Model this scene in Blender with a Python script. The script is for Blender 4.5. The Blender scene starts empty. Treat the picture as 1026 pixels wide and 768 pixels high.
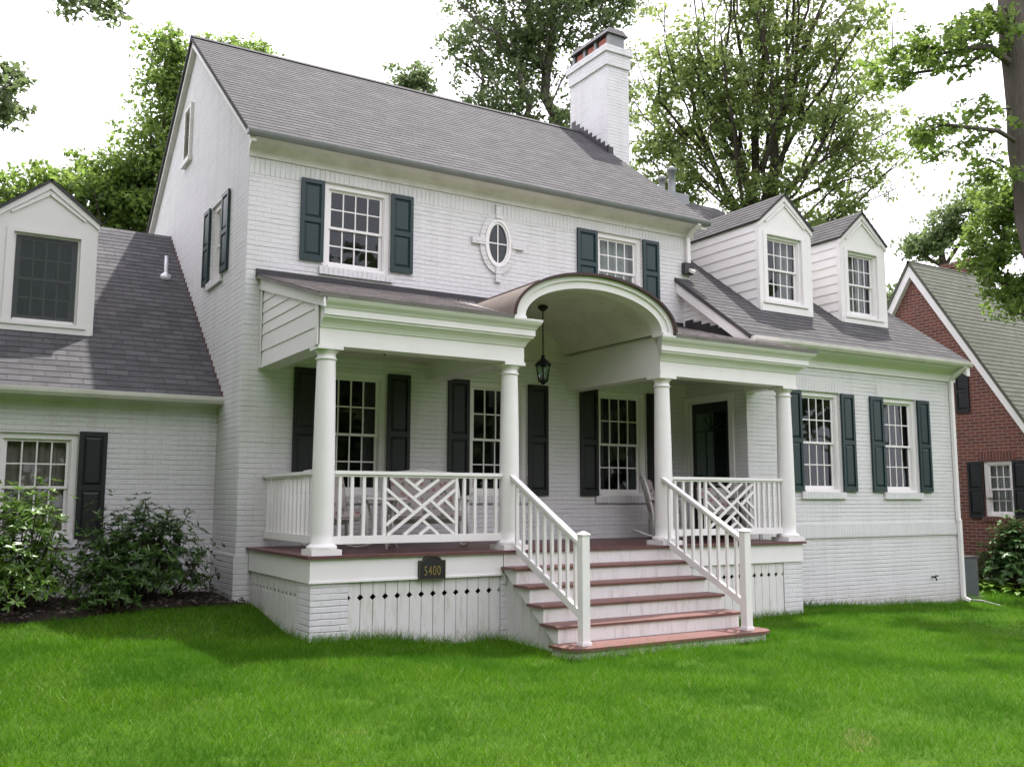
import bpy, math, random
import numpy as np
from mathutils import Vector, Matrix
random.seed(7); rng = np.random.default_rng(11)
R = math.radians
scene = bpy.context.scene
C = scene.collection

# ------------------------------------------------------------------ camera, sky, sun, exposure
cam_d = bpy.data.cameras.new('camera'); cam = bpy.data.objects.new('camera', cam_d); C.objects.link(cam)
cam_d.sensor_width = 36; cam_d.lens = 944.3 * 36 / 1026; cam_d.clip_end = 600; cam_d.clip_start = 0.05
cam.location = (-3.365, -12.472, 0.612)
cam.rotation_mode = 'QUATERNION'
cam.rotation_quaternion = (Matrix.Rotation(-R(31.22), 4, 'Z') @ Matrix.Rotation(R(90 + 7.05), 4, 'X') @ Matrix.Rotation(R(0.06), 4, 'Z')).to_quaternion()
scene.camera = cam

SUN = Vector((0.29, 0.23, 1.0)).normalized()
wd = bpy.data.worlds.new("World"); scene.world = wd; wd.use_nodes = True
nt = wd.node_tree; nt.nodes.clear()
sky = nt.nodes.new('ShaderNodeTexSky'); sky.sky_type = 'NISHITA'; sky.sun_disc = False
sky.sun_elevation = math.asin(SUN.z); sky.sun_rotation = math.atan2(SUN.x, SUN.y)
sky.air_density = 1.0; sky.dust_density = 4.0
tc = nt.nodes.new('ShaderNodeTexCoord'); nz = nt.nodes.new('ShaderNodeTexNoise')
nz.inputs['Scale'].default_value = 2.2; nz.inputs['Detail'].default_value = 5
nt.links.new(tc.outputs['Generated'], nz.inputs['Vector'])
rmp = nt.nodes.new('ShaderNodeMapRange'); rmp.inputs[1].default_value = .3; rmp.inputs[2].default_value = .7
rmp.inputs[3].default_value = .80; rmp.inputs[4].default_value = .97
nt.links.new(nz.outputs['Fac'], rmp.inputs[0])
mx = nt.nodes.new('ShaderNodeMix'); mx.data_type = 'RGBA'
nt.links.new(rmp.outputs[0], mx.inputs[0]); nt.links.new(sky.outputs[0], mx.inputs[6])
mx.inputs[7].default_value = (10.7, 10.3, 11.5, 1)         # thin white overcast
bg = nt.nodes.new('ShaderNodeBackground'); bg.inputs[1].default_value = 0.11
nt.links.new(mx.outputs[2], bg.inputs[0])
wo = nt.nodes.new('ShaderNodeOutputWorld'); nt.links.new(bg.outputs[0], wo.inputs[0])

sd = bpy.data.lights.new('sun', 'SUN'); sd.energy = 3.4; sd.angle = R(0.8); sd.color = (1, .96, .90)
so = bpy.data.objects.new('sun', sd); C.objects.link(so); so.location = (10, 10, 40)
so.rotation_mode = 'QUATERNION'; so.rotation_quaternion = (-SUN).to_track_quat('-Z', 'Y')
vs = scene.view_settings; vs.view_transform = 'Standard'; vs.look = 'None'; vs.gamma = 1; vs.exposure = 1.3
scene.render.engine = 'CYCLES'

# ------------------------------------------------------------------ materials
def new_mat(name, rough=.6, spec=.4):
    m = bpy.data.materials.new(name); m.use_nodes = True
    b = m.node_tree.nodes['Principled BSDF']
    b.inputs['Roughness'].default_value = rough; b.inputs['Specular IOR Level'].default_value = spec
    return m, m.node_tree, b
def N(t, k, **kw):
    n = t.nodes.new('ShaderNode' + k)
    for a, v in kw.items(): setattr(n, a, v)
    return n
def ramp(t, src, stops):
    r = N(t, 'ValToRGB'); e = r.color_ramp.elements
    while len(e) < len(stops): e.new(.5)
    for k, (p, c) in zip(e, stops): k.position = p; k.color = c if len(c) == 4 else (*c, 1)
    t.links.new(src, r.inputs[0]); return r.outputs[0]
def noise(t, vec, scale, detail=4, rough=.55):
    n = N(t, 'TexNoise'); n.inputs['Scale'].default_value = scale; n.inputs['Detail'].default_value = detail
    n.inputs['Roughness'].default_value = rough
    if vec is not None: t.links.new(vec, n.inputs['Vector'])
    return n.outputs['Fac']
def mixc(t, fac, a, b, mode='MIX'):
    m = N(t, 'Mix', data_type='RGBA', blend_type=mode)
    for s, i in ((fac, 0), (a, 6), (b, 7)):
        if hasattr(s, 'links'): t.links.new(s, m.inputs[i])
        else: m.inputs[i].default_value = s if i == 0 else (s if len(s) == 4 else (*s, 1))
    return m.outputs[2]
def math_(t, op, a, b=None):
    m = N(t, 'Math', operation=op)
    for s, i in ((a, 0), (b, 1)):
        if s is None: continue
        if hasattr(s, 'links'): t.links.new(s, m.inputs[i])
        else: m.inputs[i].default_value = s
    return m.outputs[0]
def bump(t, b, h, strength, dist):
    n = N(t, 'Bump'); n.inputs['Strength'].default_value = strength; n.inputs['Distance'].default_value = dist
    t.links.new(h, n.inputs['Height']); t.links.new(n.outputs[0], b.inputs['Normal'])
def wpos(t): return N(t, 'NewGeometry').outputs['Position']

def plain(name, col, rough=.6, var=.12, scale=6, spec=.4, bmp=0, metal=0):
    m, t, b = new_mat(name, rough, spec)
    p = wpos(t); f = noise(t, p, scale)
    c = mixc(t, f, tuple(max(0, x * (1 - var)) for x in col), tuple(x * (1 + var) for x in col))
    t.links.new(c, b.inputs['Base Color']); b.inputs['Metallic'].default_value = metal
    if bmp: bump(t, b, noise(t, p, scale * 12), bmp, .01)
    return m

def brick(name, c1, c2, joint, bw=.213, rh=.0685, ms=.010, vertical=False, dirt=.25, bstr=.9, bdist=.012, dcol=(.40, .38, .33), rough=.75, soft=False):
    m, t, b = new_mat(name, rough, .3)
    g = N(t, 'NewGeometry'); sp = N(t, 'SeparateXYZ'); t.links.new(g.outputs['Position'], sp.inputs[0])
    sn = N(t, 'SeparateXYZ'); t.links.new(g.outputs['True Normal'], sn.inputs[0])
    k = math_(t, 'GREATER_THAN', math_(t, 'ABSOLUTE', sn.outputs[0]), .7)
    u = math_(t, 'ADD', math_(t, 'MULTIPLY', sp.outputs[0], math_(t, 'SUBTRACT', 1.0, k)), math_(t, 'MULTIPLY', sp.outputs[1], k))
    kz = math_(t, 'GREATER_THAN', math_(t, 'ABSOLUTE', sn.outputs[2]), .7)
    vv = math_(t, 'ADD', math_(t, 'MULTIPLY', sp.outputs[2], math_(t, 'SUBTRACT', 1.0, kz)), math_(t, 'MULTIPLY', sp.outputs[1], kz))
    cb = N(t, 'CombineXYZ')
    if vertical: t.links.new(vv, cb.inputs[0]); t.links.new(u, cb.inputs[1])
    else: t.links.new(u, cb.inputs[0]); t.links.new(vv, cb.inputs[1])
    # wobble the joints a little
    nn = N(t, 'TexNoise'); nn.inputs['Scale'].default_value = 7; t.links.new(g.outputs['Position'], nn.inputs['Vector'])
    va = N(t, 'VectorMath', operation='MULTIPLY_ADD'); va.inputs[1].default_value = (.012, .012, 0)
    t.links.new(nn.outputs['Color'], va.inputs[0]); t.links.new(cb.outputs[0], va.inputs[2])
    bt = N(t, 'TexBrick'); t.links.new(va.outputs[0], bt.inputs['Vector'])
    bt.offset = 0.0 if vertical else .5
    bt.inputs['Scale'].default_value = 1; bt.inputs['Brick Width'].default_value = .9 if vertical else bw
    bt.inputs['Row Height'].default_value = rh; bt.inputs['Mortar Size'].default_value = ms; bt.inputs['Mortar Smooth'].default_value = .35
    bt.inputs['Color1'].default_value = (*c1, 1); bt.inputs['Color2'].default_value = (*c2, 1); bt.inputs['Mortar'].default_value = (*joint, 1)
    p = g.outputs['Position']; jf = bt.outputs['Fac']; base = bt.outputs['Color']
    if soft:                                        # paint fills the head joints; bed joints show as broken lines
        s2 = N(t, 'SeparateXYZ'); t.links.new(va.outputs[0], s2.inputs[0])
        fv = math_(t, 'FRACT', math_(t, 'DIVIDE', s2.outputs[1], rh)); ed = math_(t, 'ABSOLUTE', math_(t, 'SUBTRACT', fv, .5))
        mr = N(t, 'MapRange'); t.links.new(ed, mr.inputs[0]); mr.inputs[1].default_value = .5 - .95 * ms / rh; mr.inputs[2].default_value = .5 - .35 * ms / rh
        bk = N(t, 'VectorMath', operation='MULTIPLY'); bk.inputs[1].default_value = (1.6, 1.6, 9) ; t.links.new(p, bk.inputs[0])
        on = ramp(t, noise(t, bk.outputs[0], 1.0, 4), [(.36, (.12, .12, .12)), (.62, (1, 1, 1))])
        bed = math_(t, 'MULTIPLY', mr.outputs[0], on)
        jf = math_(t, 'MAXIMUM', bed, math_(t, 'MULTIPLY', bt.outputs['Fac'], .30))
        base = mixc(t, math_(t, 'MULTIPLY', jf, .44), mixc(t, noise(t, p, 9, 2), c1, c2), joint)
    c = mixc(t, math_(t, 'MULTIPLY', noise(t, p, 2.5, 6), dirt), base, tuple(x * .72 for x in c1))
    if soft:                                        # rain streaks and grime
        sk = N(t, 'VectorMath', operation='MULTIPLY'); sk.inputs[1].default_value = (4, 4, .35); t.links.new(p, sk.inputs[0])
        c = mixc(t, math_(t, 'MULTIPLY', ramp(t, noise(t, sk.outputs[0], 1.0, 7, .65), [(.48, (0, 0, 0)), (.72, (1, 1, 1))]), .30), c, (.44, .43, .39))
    # splashed-up soil close to the ground (wear with a shape of its own)
    h = N(t, 'MapRange'); t.links.new(math_(t, 'ADD', sp.outputs[2], math_(t, 'MULTIPLY', noise(t, p, 3, 5), .45)), h.inputs[0])
    h.inputs[1].default_value = -.62; h.inputs[2].default_value = -1.0; h.inputs[3].default_value = 0; h.inputs[4].default_value = .45
    c = mixc(t, h.outputs[0], c, dcol)
    t.links.new(c, b.inputs['Base Color'])
    hh = math_(t, 'ADD', math_(t, 'SUBTRACT', 1.0, jf), math_(t, 'MULTIPLY', noise(t, p, 28, 4), .5))
    bump(t, b, hh, bstr, bdist)
    return m

def shingle(name, c1, c2, joint, tab=.30, row=.143):
    m, t, b = new_mat(name, .9, .2)
    uv = N(t, 'UVMap'); bt = N(t, 'TexBrick'); t.links.new(uv.outputs[0], bt.inputs['Vector'])
    bt.offset = .5; bt.inputs['Scale'].default_value = 1
    bt.inputs['Brick Width'].default_value = tab; bt.inputs['Row Height'].default_value = row; bt.inputs['Mortar Size'].default_value = .005
    bt.inputs['Color1'].default_value = (*c1, 1); bt.inputs['Color2'].default_value = (*c2, 1); bt.inputs['Mortar'].default_value = (*joint, 1)
    bt.inputs['Bias'].default_value = 0.0
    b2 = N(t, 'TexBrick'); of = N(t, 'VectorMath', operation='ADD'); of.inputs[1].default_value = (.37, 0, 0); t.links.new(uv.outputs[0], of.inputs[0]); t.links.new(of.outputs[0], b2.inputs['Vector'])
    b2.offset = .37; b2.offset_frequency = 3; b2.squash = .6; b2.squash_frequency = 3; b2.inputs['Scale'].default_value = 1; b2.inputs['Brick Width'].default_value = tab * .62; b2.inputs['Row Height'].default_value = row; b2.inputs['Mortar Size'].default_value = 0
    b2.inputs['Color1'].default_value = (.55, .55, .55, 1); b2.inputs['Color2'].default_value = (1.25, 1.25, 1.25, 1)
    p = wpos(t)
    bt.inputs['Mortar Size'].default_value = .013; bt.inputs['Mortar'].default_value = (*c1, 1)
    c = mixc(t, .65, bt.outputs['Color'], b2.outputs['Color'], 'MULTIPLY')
    cut = math_(t, 'MULTIPLY', bt.outputs['Fac'], ramp(t, b2.outputs['Color'], [(.42, (1, 1, 1)), (.55, (.1, .1, .1))]))  # slots between tabs, plus shadow dashes painted along some course bottoms
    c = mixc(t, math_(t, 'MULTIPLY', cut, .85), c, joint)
    c = mixc(t, math_(t, 'MULTIPLY', noise(t, p, 1.3, 6), .6), c, tuple(x * .72 for x in c1))
    sc = N(t, 'VectorMath', operation='MULTIPLY'); sc.inputs[1].default_value = (2.2, 9, 1); t.links.new(uv.outputs[0], sc.inputs[0])
    c = mixc(t, math_(t, 'MULTIPLY', noise(t, sc.outputs[0], 1.6, 3), .5), c, tuple(min(1, x * 1.35) for x in c2))
    c = mixc(t, math_(t, 'MULTIPLY', noise(t, p, 160, 2), .45), c, tuple(x * .55 for x in c1))
    t.links.new(c, b.inputs['Base Color'])
    bump(t, b, math_(t, 'ADD', math_(t, 'SUBTRACT', 1.0, bt.outputs['Fac']), math_(t, 'MULTIPLY', noise(t, p, 60, 3), .6)), .7, .008)
    return m

def leafmat(name, dark, light, back, trans=.35, rough=.45):
    m, t, b = new_mat(name, rough, .4)
    g = N(t, 'NewGeometry'); p = g.outputs['Position']
    c = ramp(t, g.outputs['Random Per Island'], [(0, dark), (.6, tuple((a + l) / 2 for a, l in zip(dark, light))), (1, light)])
    c = mixc(t, math_(t, 'MULTIPLY', noise(t, p, .7, 3), .45), c, light)
    t.links.new(c, b.inputs['Base Color'])
    tr = N(t, 'BsdfTranslucent'); t.links.new(mixc(t, .5, c, back), tr.inputs[0])
    mxs = N(t, 'MixShader'); mxs.inputs[0].default_value = trans
    t.links.new(b.outputs[0], mxs.inputs[1]); t.links.new(tr.outputs[0], mxs.inputs[2])
    t.links.new(mxs.outputs[0], t.nodes['Material Output'].inputs[0])
    return m

def glassmat(name, fac=.55):
    m = bpy.data.materials.new(name); m.use_nodes = True; t = m.node_tree; t.nodes.clear()
    gl = N(t, 'BsdfGlossy'); gl.inputs['Roughness'].default_value = .015; gl.inputs['Color'].default_value = (.9, .95, .97, 1)
    tp = N(t, 'BsdfTransparent'); tp.inputs[0].default_value = (.72, .78, .76, 1)
    fr = N(t, 'Fresnel'); fr.inputs[0].default_value = 1.52
    bp = N(t, 'Bump'); bp.inputs['Strength'].default_value = .012; bp.inputs['Distance'].default_value = .02
    t.links.new(noise(t, wpos(t), 3.5, 2), bp.inputs['Height']); t.links.new(bp.outputs[0], gl.inputs['Normal'])
    ms = N(t, 'MixShader'); t.links.new(math_(t, 'MULTIPLY', fr.outputs[0], .75), ms.inputs[0])
    t.links.new(tp.outputs[0], ms.inputs[1]); t.links.new(gl.outputs[0], ms.inputs[2])
    o = N(t, 'OutputMaterial'); t.links.new(ms.outputs[0], o.inputs[0]); return m

def trimmat(name, col, dirt=.12, rough=.5):
    m, t, b = new_mat(name, rough, .4); p = wpos(t)
    d = ramp(t, noise(t, p, 3.2, 8, .65), [(.42, (0, 0, 0)), (.75, (1, 1, 1))])
    c = mixc(t, math_(t, 'MULTIPLY', d, dirt), col, tuple(x * f for x, f in zip(col, (.55, .53, .46))))
    t.links.new(c, b.inputs['Base Color']); bump(t, b, noise(t, p, 45, 3), .15, .004); return m

def stepmat(name, col, stain, amt):
    m, t, b = new_mat(name, .45, .4); p = wpos(t)
    mp = N(t, 'VectorMath', operation='MULTIPLY'); mp.inputs[1].default_value = (5, 5, 1.2); t.links.new(p, mp.inputs[0])
    d = ramp(t, noise(t, mp.outputs[0], 2.2, 9, .7), [(.50, (0, 0, 0)), (.68, (1, 1, 1))])
    c = mixc(t, math_(t, 'MULTIPLY', d, amt), col, stain)
    t.links.new(c, b.inputs['Base Color']); bump(t, b, noise(t, p, 40, 3), .2, .004); return m

M = {}
M['brick'] = brick('painted_brick', (.67, .66, .665), (.71, .70, .705), (.40, .39, .39), bstr=.75, bdist=.014, soft=True)
M['soldier'] = brick('painted_soldier_brick', (.67, .66, .665), (.71, .70, .705), (.56, .55, .55), vertical=True, rh=.072, bstr=.8, soft=True, bdist=.014)
M['red_brick'] = brick('red_brick', (.185, .062, .042), (.105, .042, .034), (.26, .21, .185), rh=.076, bw=.22, ms=.009, dirt=.3, bstr=.6, dcol=(.14, .06, .04))
M['red_soldier'] = brick('red_soldier_brick', (.155, .050, .036), (.095, .038, .030), (.24, .20, .18), vertical=True, rh=.075, ms=.009, dirt=.3, dcol=(.14, .06, .04))
M['trim'] = trimmat('white_trim', (.77, .745, .735))
M['trim_old'] = trimmat('weathered_white_trim', (.68, .65, .615), .45)
M['riser'] = stepmat('stained_white_riser', (.71, .685, .67), (.30, .25, .22), .38)
M['skirt'] = stepmat('skirt_board_paint', (.66, .65, .63), (.42, .37, .28), .5)
M['floor'] = stepmat('porch_floor_paint', (.115, .050, .048), (.06, .032, .03), .7)
M['tread'] = stepmat('tread_paint', (.155, .070, .060), (.075, .046, .04), .65)
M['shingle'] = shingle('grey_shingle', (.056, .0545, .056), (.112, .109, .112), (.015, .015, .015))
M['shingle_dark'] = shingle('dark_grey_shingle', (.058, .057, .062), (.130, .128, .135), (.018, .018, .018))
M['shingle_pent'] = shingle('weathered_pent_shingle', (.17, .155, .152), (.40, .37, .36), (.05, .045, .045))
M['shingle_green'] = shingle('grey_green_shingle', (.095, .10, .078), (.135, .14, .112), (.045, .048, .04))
M['shutter'] = plain('shutter_paint', (.008, .028, .029), .38, .15, 3)
M['shutter_black'] = plain('black_shutter_paint', (.010, .012, .013), .45, .15, 3)
M['glass'] = glassmat('window_glass')
M['dark'] = plain('dark_interior', (.012, .012, .012), .9)
M['room'] = plain('dim_room_wall', (.10, .09, .08), .9)
M['curtain'] = plain('curtain_cloth', (.55, .54, .53), .9, .2, 20)
M['curtain_grey'] = plain('grey_curtain_cloth', (.17, .18, .18), .9, .25, 14)
M['blind'] = plain('beige_window_blind', (.46, .39, .35), .9, .15, 10)
def screenmat():
    m = bpy.data.materials.new('insect_screen'); m.use_nodes = True; t = m.node_tree; b = t.nodes['Principled BSDF']; b.inputs['Base Color'].default_value = (.035, .045, .045, 1); b.inputs['Roughness'].default_value = .7
    tp = N(t, 'BsdfTransparent'); ms = N(t, 'MixShader'); ms.inputs[0].default_value = .80
    t.links.new(tp.outputs[0], ms.inputs[1]); t.links.new(b.outputs[0], ms.inputs[2]); t.links.new(ms.outputs[0], t.nodes['Material Output'].inputs[0]); return m
M['curtain_dark'] = plain('dark_folded_curtain', (.055, .05, .048), .9, .3, 14)
M['screen'] = screenmat()
M['copper'] = plain('aged_copper', (.22, .18, .155), .42, .3, 4, metal=.6)
M['copper_dark'] = plain('dark_copper_edge', (.045, .026, .022), .5, .3, 6, metal=.3)
M['iron'] = plain('black_iron', (.010, .010, .010), .45, .2, 10, metal=.3)
M['gutter_grey'] = plain('grey_gutter_metal', (.20, .21, .21), .5, .2, 4, metal=.3)
M['galv'] = plain('galvanised_metal', (.55, .56, .58), .35, .15, 8, metal=.8)
M['flash'] = plain('dark_step_flashing', (.035, .033, .035), .5, .3, 6)
M['rust'] = plain('red_brown_flashing', (.13, .055, .05), .6, .3, 6)
M['terra'] = plain('terracotta_flue', (.30, .10, .07), .8, .25, 6)
M['gold'] = plain('gold_numeral_paint', (.55, .40, .13), .35, .1, 10, metal=.5)
M['plaque'] = plain('plaque_black', (.012, .013, .011), .5, .2, 20, bmp=.3)
M['bronze'] = plain('worn_bronze_edge', (.11, .085, .06), .5, .3, 20, metal=.4)
M['wicker'] = plain('white_painted_wood', (.62, .60, .57), .5, .1)
M['door'] = plain('dark_green_door_paint', (.012, .020, .019), .35, .15, 3)
M['ac'] = plain('grey_painted_steel', (.085, .095, .10), .5, .15, 5)
M['lampglass'] = plain('frosted_lamp_glass', (.55, .55, .50), .25, .05)
M['soil'] = plain('bark_mulch', (.028, .019, .013), .95, .6, 22, bmp=.9)
M['brass'] = plain('brass', (.5, .33, .1), .3, .1, metal=.8)
M['pipe'] = plain('grey_plastic_pipe', (.32, .32, .30), .5)
M['darkmetal'] = plain('dark_brown_metal', (.035, .028, .025), .45, .2)

def floralmat():
    m, t, b = new_mat('floral_cloth', .9, .2); p = wpos(t)
    v = N(t, 'TexVoronoi'); v.inputs['Scale'].default_value = 13; t.links.new(p, v.inputs['Vector'])
    r1 = ramp(t, v.outputs['Distance'], [(.25, (1, 1, 1)), (.42, (0, 0, 0))])
    c = mixc(t, r1, (.33, .30, .28), mixc(t, ramp(t, v.outputs['Color'], [(.35, (0, 0, 0)), (.55, (1, 1, 1))]), (.12, .14, .12), (.26, .14, .135)))
    t.links.new(c, b.inputs['Base Color']); return m
M['floral'] = floralmat()

def barkmat(name, c1, c2):
    m, t, b = new_mat(name, .95, .15); p = wpos(t)
    mp = N(t, 'VectorMath', operation='MULTIPLY'); mp.inputs[1].default_value = (9, 9, 1.6); t.links.new(p, mp.inputs[0])
    f = noise(t, mp.outputs[0], 2.0, 8, .7)
    t.links.new(mixc(t, f, c1, c2), b.inputs['Base Color']); bump(t, b, f, 1.0, .05); return m
M['bark'] = barkmat('dark_bark', (.035, .028, .022), (.11, .09, .075))
M['bark_grey'] = barkmat('grey_bark', (.055, .045, .04), (.21, .18, .16))
M['leaf_bright'] = leafmat('bright_leaves', (.06, .105, .024), (.155, .24, .055), (.34, .48, .09), .55)
M['leaf_dark'] = leafmat('oak_leaves', (.055, .088, .034), (.13, .175, .075), (.25, .33, .12), .52)
M['leaf_maple'] = leafmat('maple_leaves', (.08, .125, .040), (.19, .25, .085), (.40, .50, .14), .56)
M['leaf_rhodo'] = leafmat('rhododendron_leaves', (.012, .036, .007), (.06, .13, .018), (.12, .22, .03), .2, .34)
M['leaf_rhodo_new'] = leafmat('new_rhododendron_leaves', (.03, .075, .010), (.13, .24, .03), (.22, .38, .05), .3, .36)
M['leaf_pale'] = leafmat('pale_shrub_leaves', (.03, .08, .02), (.10, .19, .06), (.14, .24, .06), .25, .35)
M['leaf_hosta'] = leafmat('hosta_leaves', (.06, .15, .015), (.15, .28, .03), (.2, .35, .04), .25, .35)
M['stem'] = plain('shrub_stem', (.05, .035, .022), .9, .3)

def grassmat():
    m, t, b = new_mat('grass_blades', .6, .12)
    g = N(t, 'NewGeometry'); p = g.outputs['Position']
    c = ramp(t, g.outputs['Random Per Island'], [(0, (.042, .132, .003)), (.5, (.080, .215, .005)), (.93, (.135, .285, .014)), (.96, (.22, .31, .09)), (1, (.30, .36, .16))])
    c = mixc(t, ramp(t, noise(t, p, .9, 5), [(.45, (0, 0, 0)), (.62, (1, 1, 1))]), c, (.045, .145, .005))
    c = mixc(t, math_(t, 'MULTIPLY', ramp(t, noise(t, p, 2.6, 4), [(.55, (0, 0, 0)), (.75, (1, 1, 1))]), .6), c, (.12, .24, .018))
    t.links.new(c, b.inputs['Base Color'])
    c = mixc(t, math_(t, 'MULTIPLY', ramp(t, noise(t, p, 1.5, 6, .7), [(.52, (0, 0, 0)), (.70, (1, 1, 1))]), .55), c, (.15, .22, .03))
    tr = N(t, 'BsdfTranslucent'); t.links.new(c, tr.inputs[0])
    ms = N(t, 'MixShader'); ms.inputs[0].default_value = .42
    t.links.new(b.outputs[0], ms.inputs[1]); t.links.new(tr.outputs[0], ms.inputs[2])
    t.links.new(ms.outputs[0], t.nodes['Material Output'].inputs[0]); return m
M['grass'] = grassmat()
def lawnmat():
    m, t, b = new_mat('lawn_soil_and_thatch', .95, .1); p = wpos(t)
    c = mixc(t, noise(t, p, 6, 6), (.030, .075, .005), (.06, .115, .010))
    d = ramp(t, noise(t, p, 1.1, 3), [(.70, (0, 0, 0)), (.78, (1, 1, 1))])
    c = mixc(t, math_(t, 'MULTIPLY', d, .5), c, (.17, .13, .07))
    t.links.new(c, b.inputs['Base Color']); bump(t, b, noise(t, p, 30, 5), .8, .04); return m
M['lawn'] = lawnmat()

# ------------------------------------------------------------------ mesh builder
class Fr:                                          # wall frame: u along, v up, w outward
    def __init__(s, O, U, Nn): s.O = Vector(O); s.U = Vector(U); s.N = Vector(Nn)
    def p(s, u, v, w=0): return s.O + s.U * u + s.N * w + Vector((0, 0, v))
def front(y): return Fr((0, y, 0), (1, 0, 0), (0, -1, 0))
def left(x): return Fr((x, 0, 0), (0, -1, 0), (-1, 0, 0))
def right(x): return Fr((x, 0, 0), (0, 1, 0), (1, 0, 0))
def rear(y): return Fr((0, y, 0), (-1, 0, 0), (0, 1, 0))

class MB:
    def __init__(s): s.v = []; s.f = []; s.uv = []; s.sm = []
    def face(s, pts, uv=None, smooth=False):
        i = len(s.v); s.v += [tuple(p) for p in pts]; s.f.append(tuple(range(i, i + len(pts)))); s.uv.append(uv); s.sm.append(smooth)
    def hexa(s, p):                                # p: bottom 4 ccw, top 4 ccw
        for q in ((3, 2, 1, 0), (4, 5, 6, 7), (0, 1, 5, 4), (1, 2, 6, 5), (2, 3, 7, 6), (3, 0, 4, 7)): s.face([p[k] for k in q])
    def box(s, x0, x1, y0, y1, z0, z1):
        s.hexa([(x0, y0, z0), (x1, y0, z0), (x1, y1, z0), (x0, y1, z0), (x0, y0, z1), (x1, y0, z1), (x1, y1, z1), (x0, y1, z1)])
    def fb(s, fr, u0, u1, v0, v1, w0, w1):         # box in a wall frame
        P = fr.p
        s.hexa([P(u0, v0, w1), P(u1, v0, w1), P(u1, v0, w0), P(u0, v0, w0), P(u0, v1, w1), P(u1, v1, w1), P(u1, v1, w0), P(u0, v1, w0)])
    def prism(s, poly, d):                         # poly: list of Vector, extruded by -d (poly faces outward)
        d = Vector(d); b = [Vector(p) - d for p in poly]; n = len(poly)
        s.face(poly); s.face(b[::-1])
        for i in range(n): j = (i + 1) % n; s.face([poly[i], b[i], b[j], poly[j]])
    def bar(s, a, b, w, h, up=(0, 0, 1)):          # rectangular bar from a to b
        a = Vector(a); b = Vector(b); d = (b - a).normalized(); up = Vector(up)
        x = d.cross(up)
        if x.length < 1e-4: x = d.cross(Vector((1, 0, 0)))
        x.normalize(); y = x.cross(d); x *= w / 2; y *= h / 2
        s.hexa([a - x - y, a + x - y, b + x - y, b - x - y, a - x + y, a + x + y, b + x + y, b - x + y])
    def tube(s, pts, rad, n=8, cap=True):
        pts = [Vector(p) for p in pts]; rad = rad if hasattr(rad, '__len__') else [rad] * len(pts); base = len(s.v); prev = None
        for i, p in enumerate(pts):
            d = (pts[min(i + 1, len(pts) - 1)] - pts[max(i - 1, 0)]).normalized()
            if prev is None: x = d.orthogonal().normalized()
            else:
                x = prev - d * prev.dot(d); x = x.normalized() if x.length > 1e-5 else d.orthogonal().normalized()
            prev = x; y = d.cross(x)
            for k in range(n):
                a = 2 * math.pi * k / n; s.v.append(tuple(p + (x * math.cos(a) + y * math.sin(a)) * rad[i]))
        for i in range(len(pts) - 1):
            for k in range(n):
                k2 = (k + 1) % n; o = base + i * n
                s.f.append((o + k, o + k2, o + n + k2, o + n + k)); s.uv.append(None); s.sm.append(True)
        if cap:
            s.f.append(tuple(base + k for k in range(n))[::-1]); s.uv.append(None); s.sm.append(False)
            o = base + (len(pts) - 1) * n; s.f.append(tuple(o + k for k in range(n))); s.uv.append(None); s.sm.append(False)
    def lathe(s, c, prof, n=32):                   # prof: (r, z)
        base = len(s.v)
        for r, z in prof:
            for k in range(n): a = 2 * math.pi * k / n; s.v.append((c[0] + r * math.cos(a), c[1] + r * math.sin(a), z))
        for i in range(len(prof) - 1):
            for k in range(n):
                k2 = (k + 1) % n; o = base + i * n
                s.f.append((o + k, o + k2, o + n + k2, o + n + k)); s.uv.append(None); s.sm.append(True)
        s.f.append(tuple(base + k for k in range(n))[::-1]); s.uv.append(None); s.sm.append(False)
        o = base + (len(prof) - 1) * n; s.f.append(tuple(o + k for k in range(n))); s.uv.append(None); s.sm.append(False)
    def profx(s, prof, x0, x1):                    # closed (y,z) polygon extruded along x
        a = [Vector((x0, y, z)) for y, z in prof]; b = [Vector((x1, y, z)) for y, z in prof]; n = len(prof)
        s.face(a); s.face(b[::-1])
        for i in range(n): j = (i + 1) % n; s.face([a[i], b[i], b[j], a[j]])
    def profy(s, prof, y0, y1):
        a = [Vector((x, y0, z)) for x, z in prof]; b = [Vector((x, y1, z)) for x, z in prof]; n = len(prof)
        s.face(a); s.face(b[::-1])
        for i in range(n): j = (i + 1) % n; s.face([a[i], b[i], b[j], a[j]])
    def lap(s, BL, BR, TR, TL, expo, lip=.010, thk=.05, u0=0.0, jit=0.0):
        BL, BR, TR, TL = map(Vector, (BL, BR, TR, TL))
        n_ = (BR - BL).cross(TL - BL)
        if n_.length < 1e-6: n_ = (TR - BL).cross(TL - BL)
        n_.normalize()
        Lh = ((TL + TR) / 2 - (BL + BR) / 2).length; n = max(1, round(Lh / expo))
        L = lambda t: BL.lerp(TL, t); Rr = lambda t: BR.lerp(TR, t)
        ax = (TR - TL) if (TR - TL).length > (BR - BL).length else (BR - BL)
        ax = ax.normalized(); ref = BL
        U = lambda p: (p - ref).dot(ax) + u0
        for i in range(n):
            a, b = i / n, (i + 1) / n
            q = [L(a) + n_ * lip, Rr(a) + n_ * lip, Rr(b) + n_ * .001, L(b) + n_ * .001]
            s.face(q, [(U(q[0]), i * expo + .004), (U(q[1]), i * expo + .004), (U(q[2]), (i + 1) * expo - .001), (U(q[3]), (i + 1) * expo - .001)])
            r = [L(a) - n_ * .002, Rr(a) - n_ * .002, q[1], q[0]]
            s.face(r, [(U(r[0]), i * expo + .004), (U(r[1]), i * expo + .004), (U(q[1]), i * expo + .006), (U(q[0]), i * expo + .006)])
        d = n_ * thk
        s.face([BL - d, TL - d, TR - d, BR - d], [(0, 0), (0, 1), (1, 1), (1, 0)])
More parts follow.
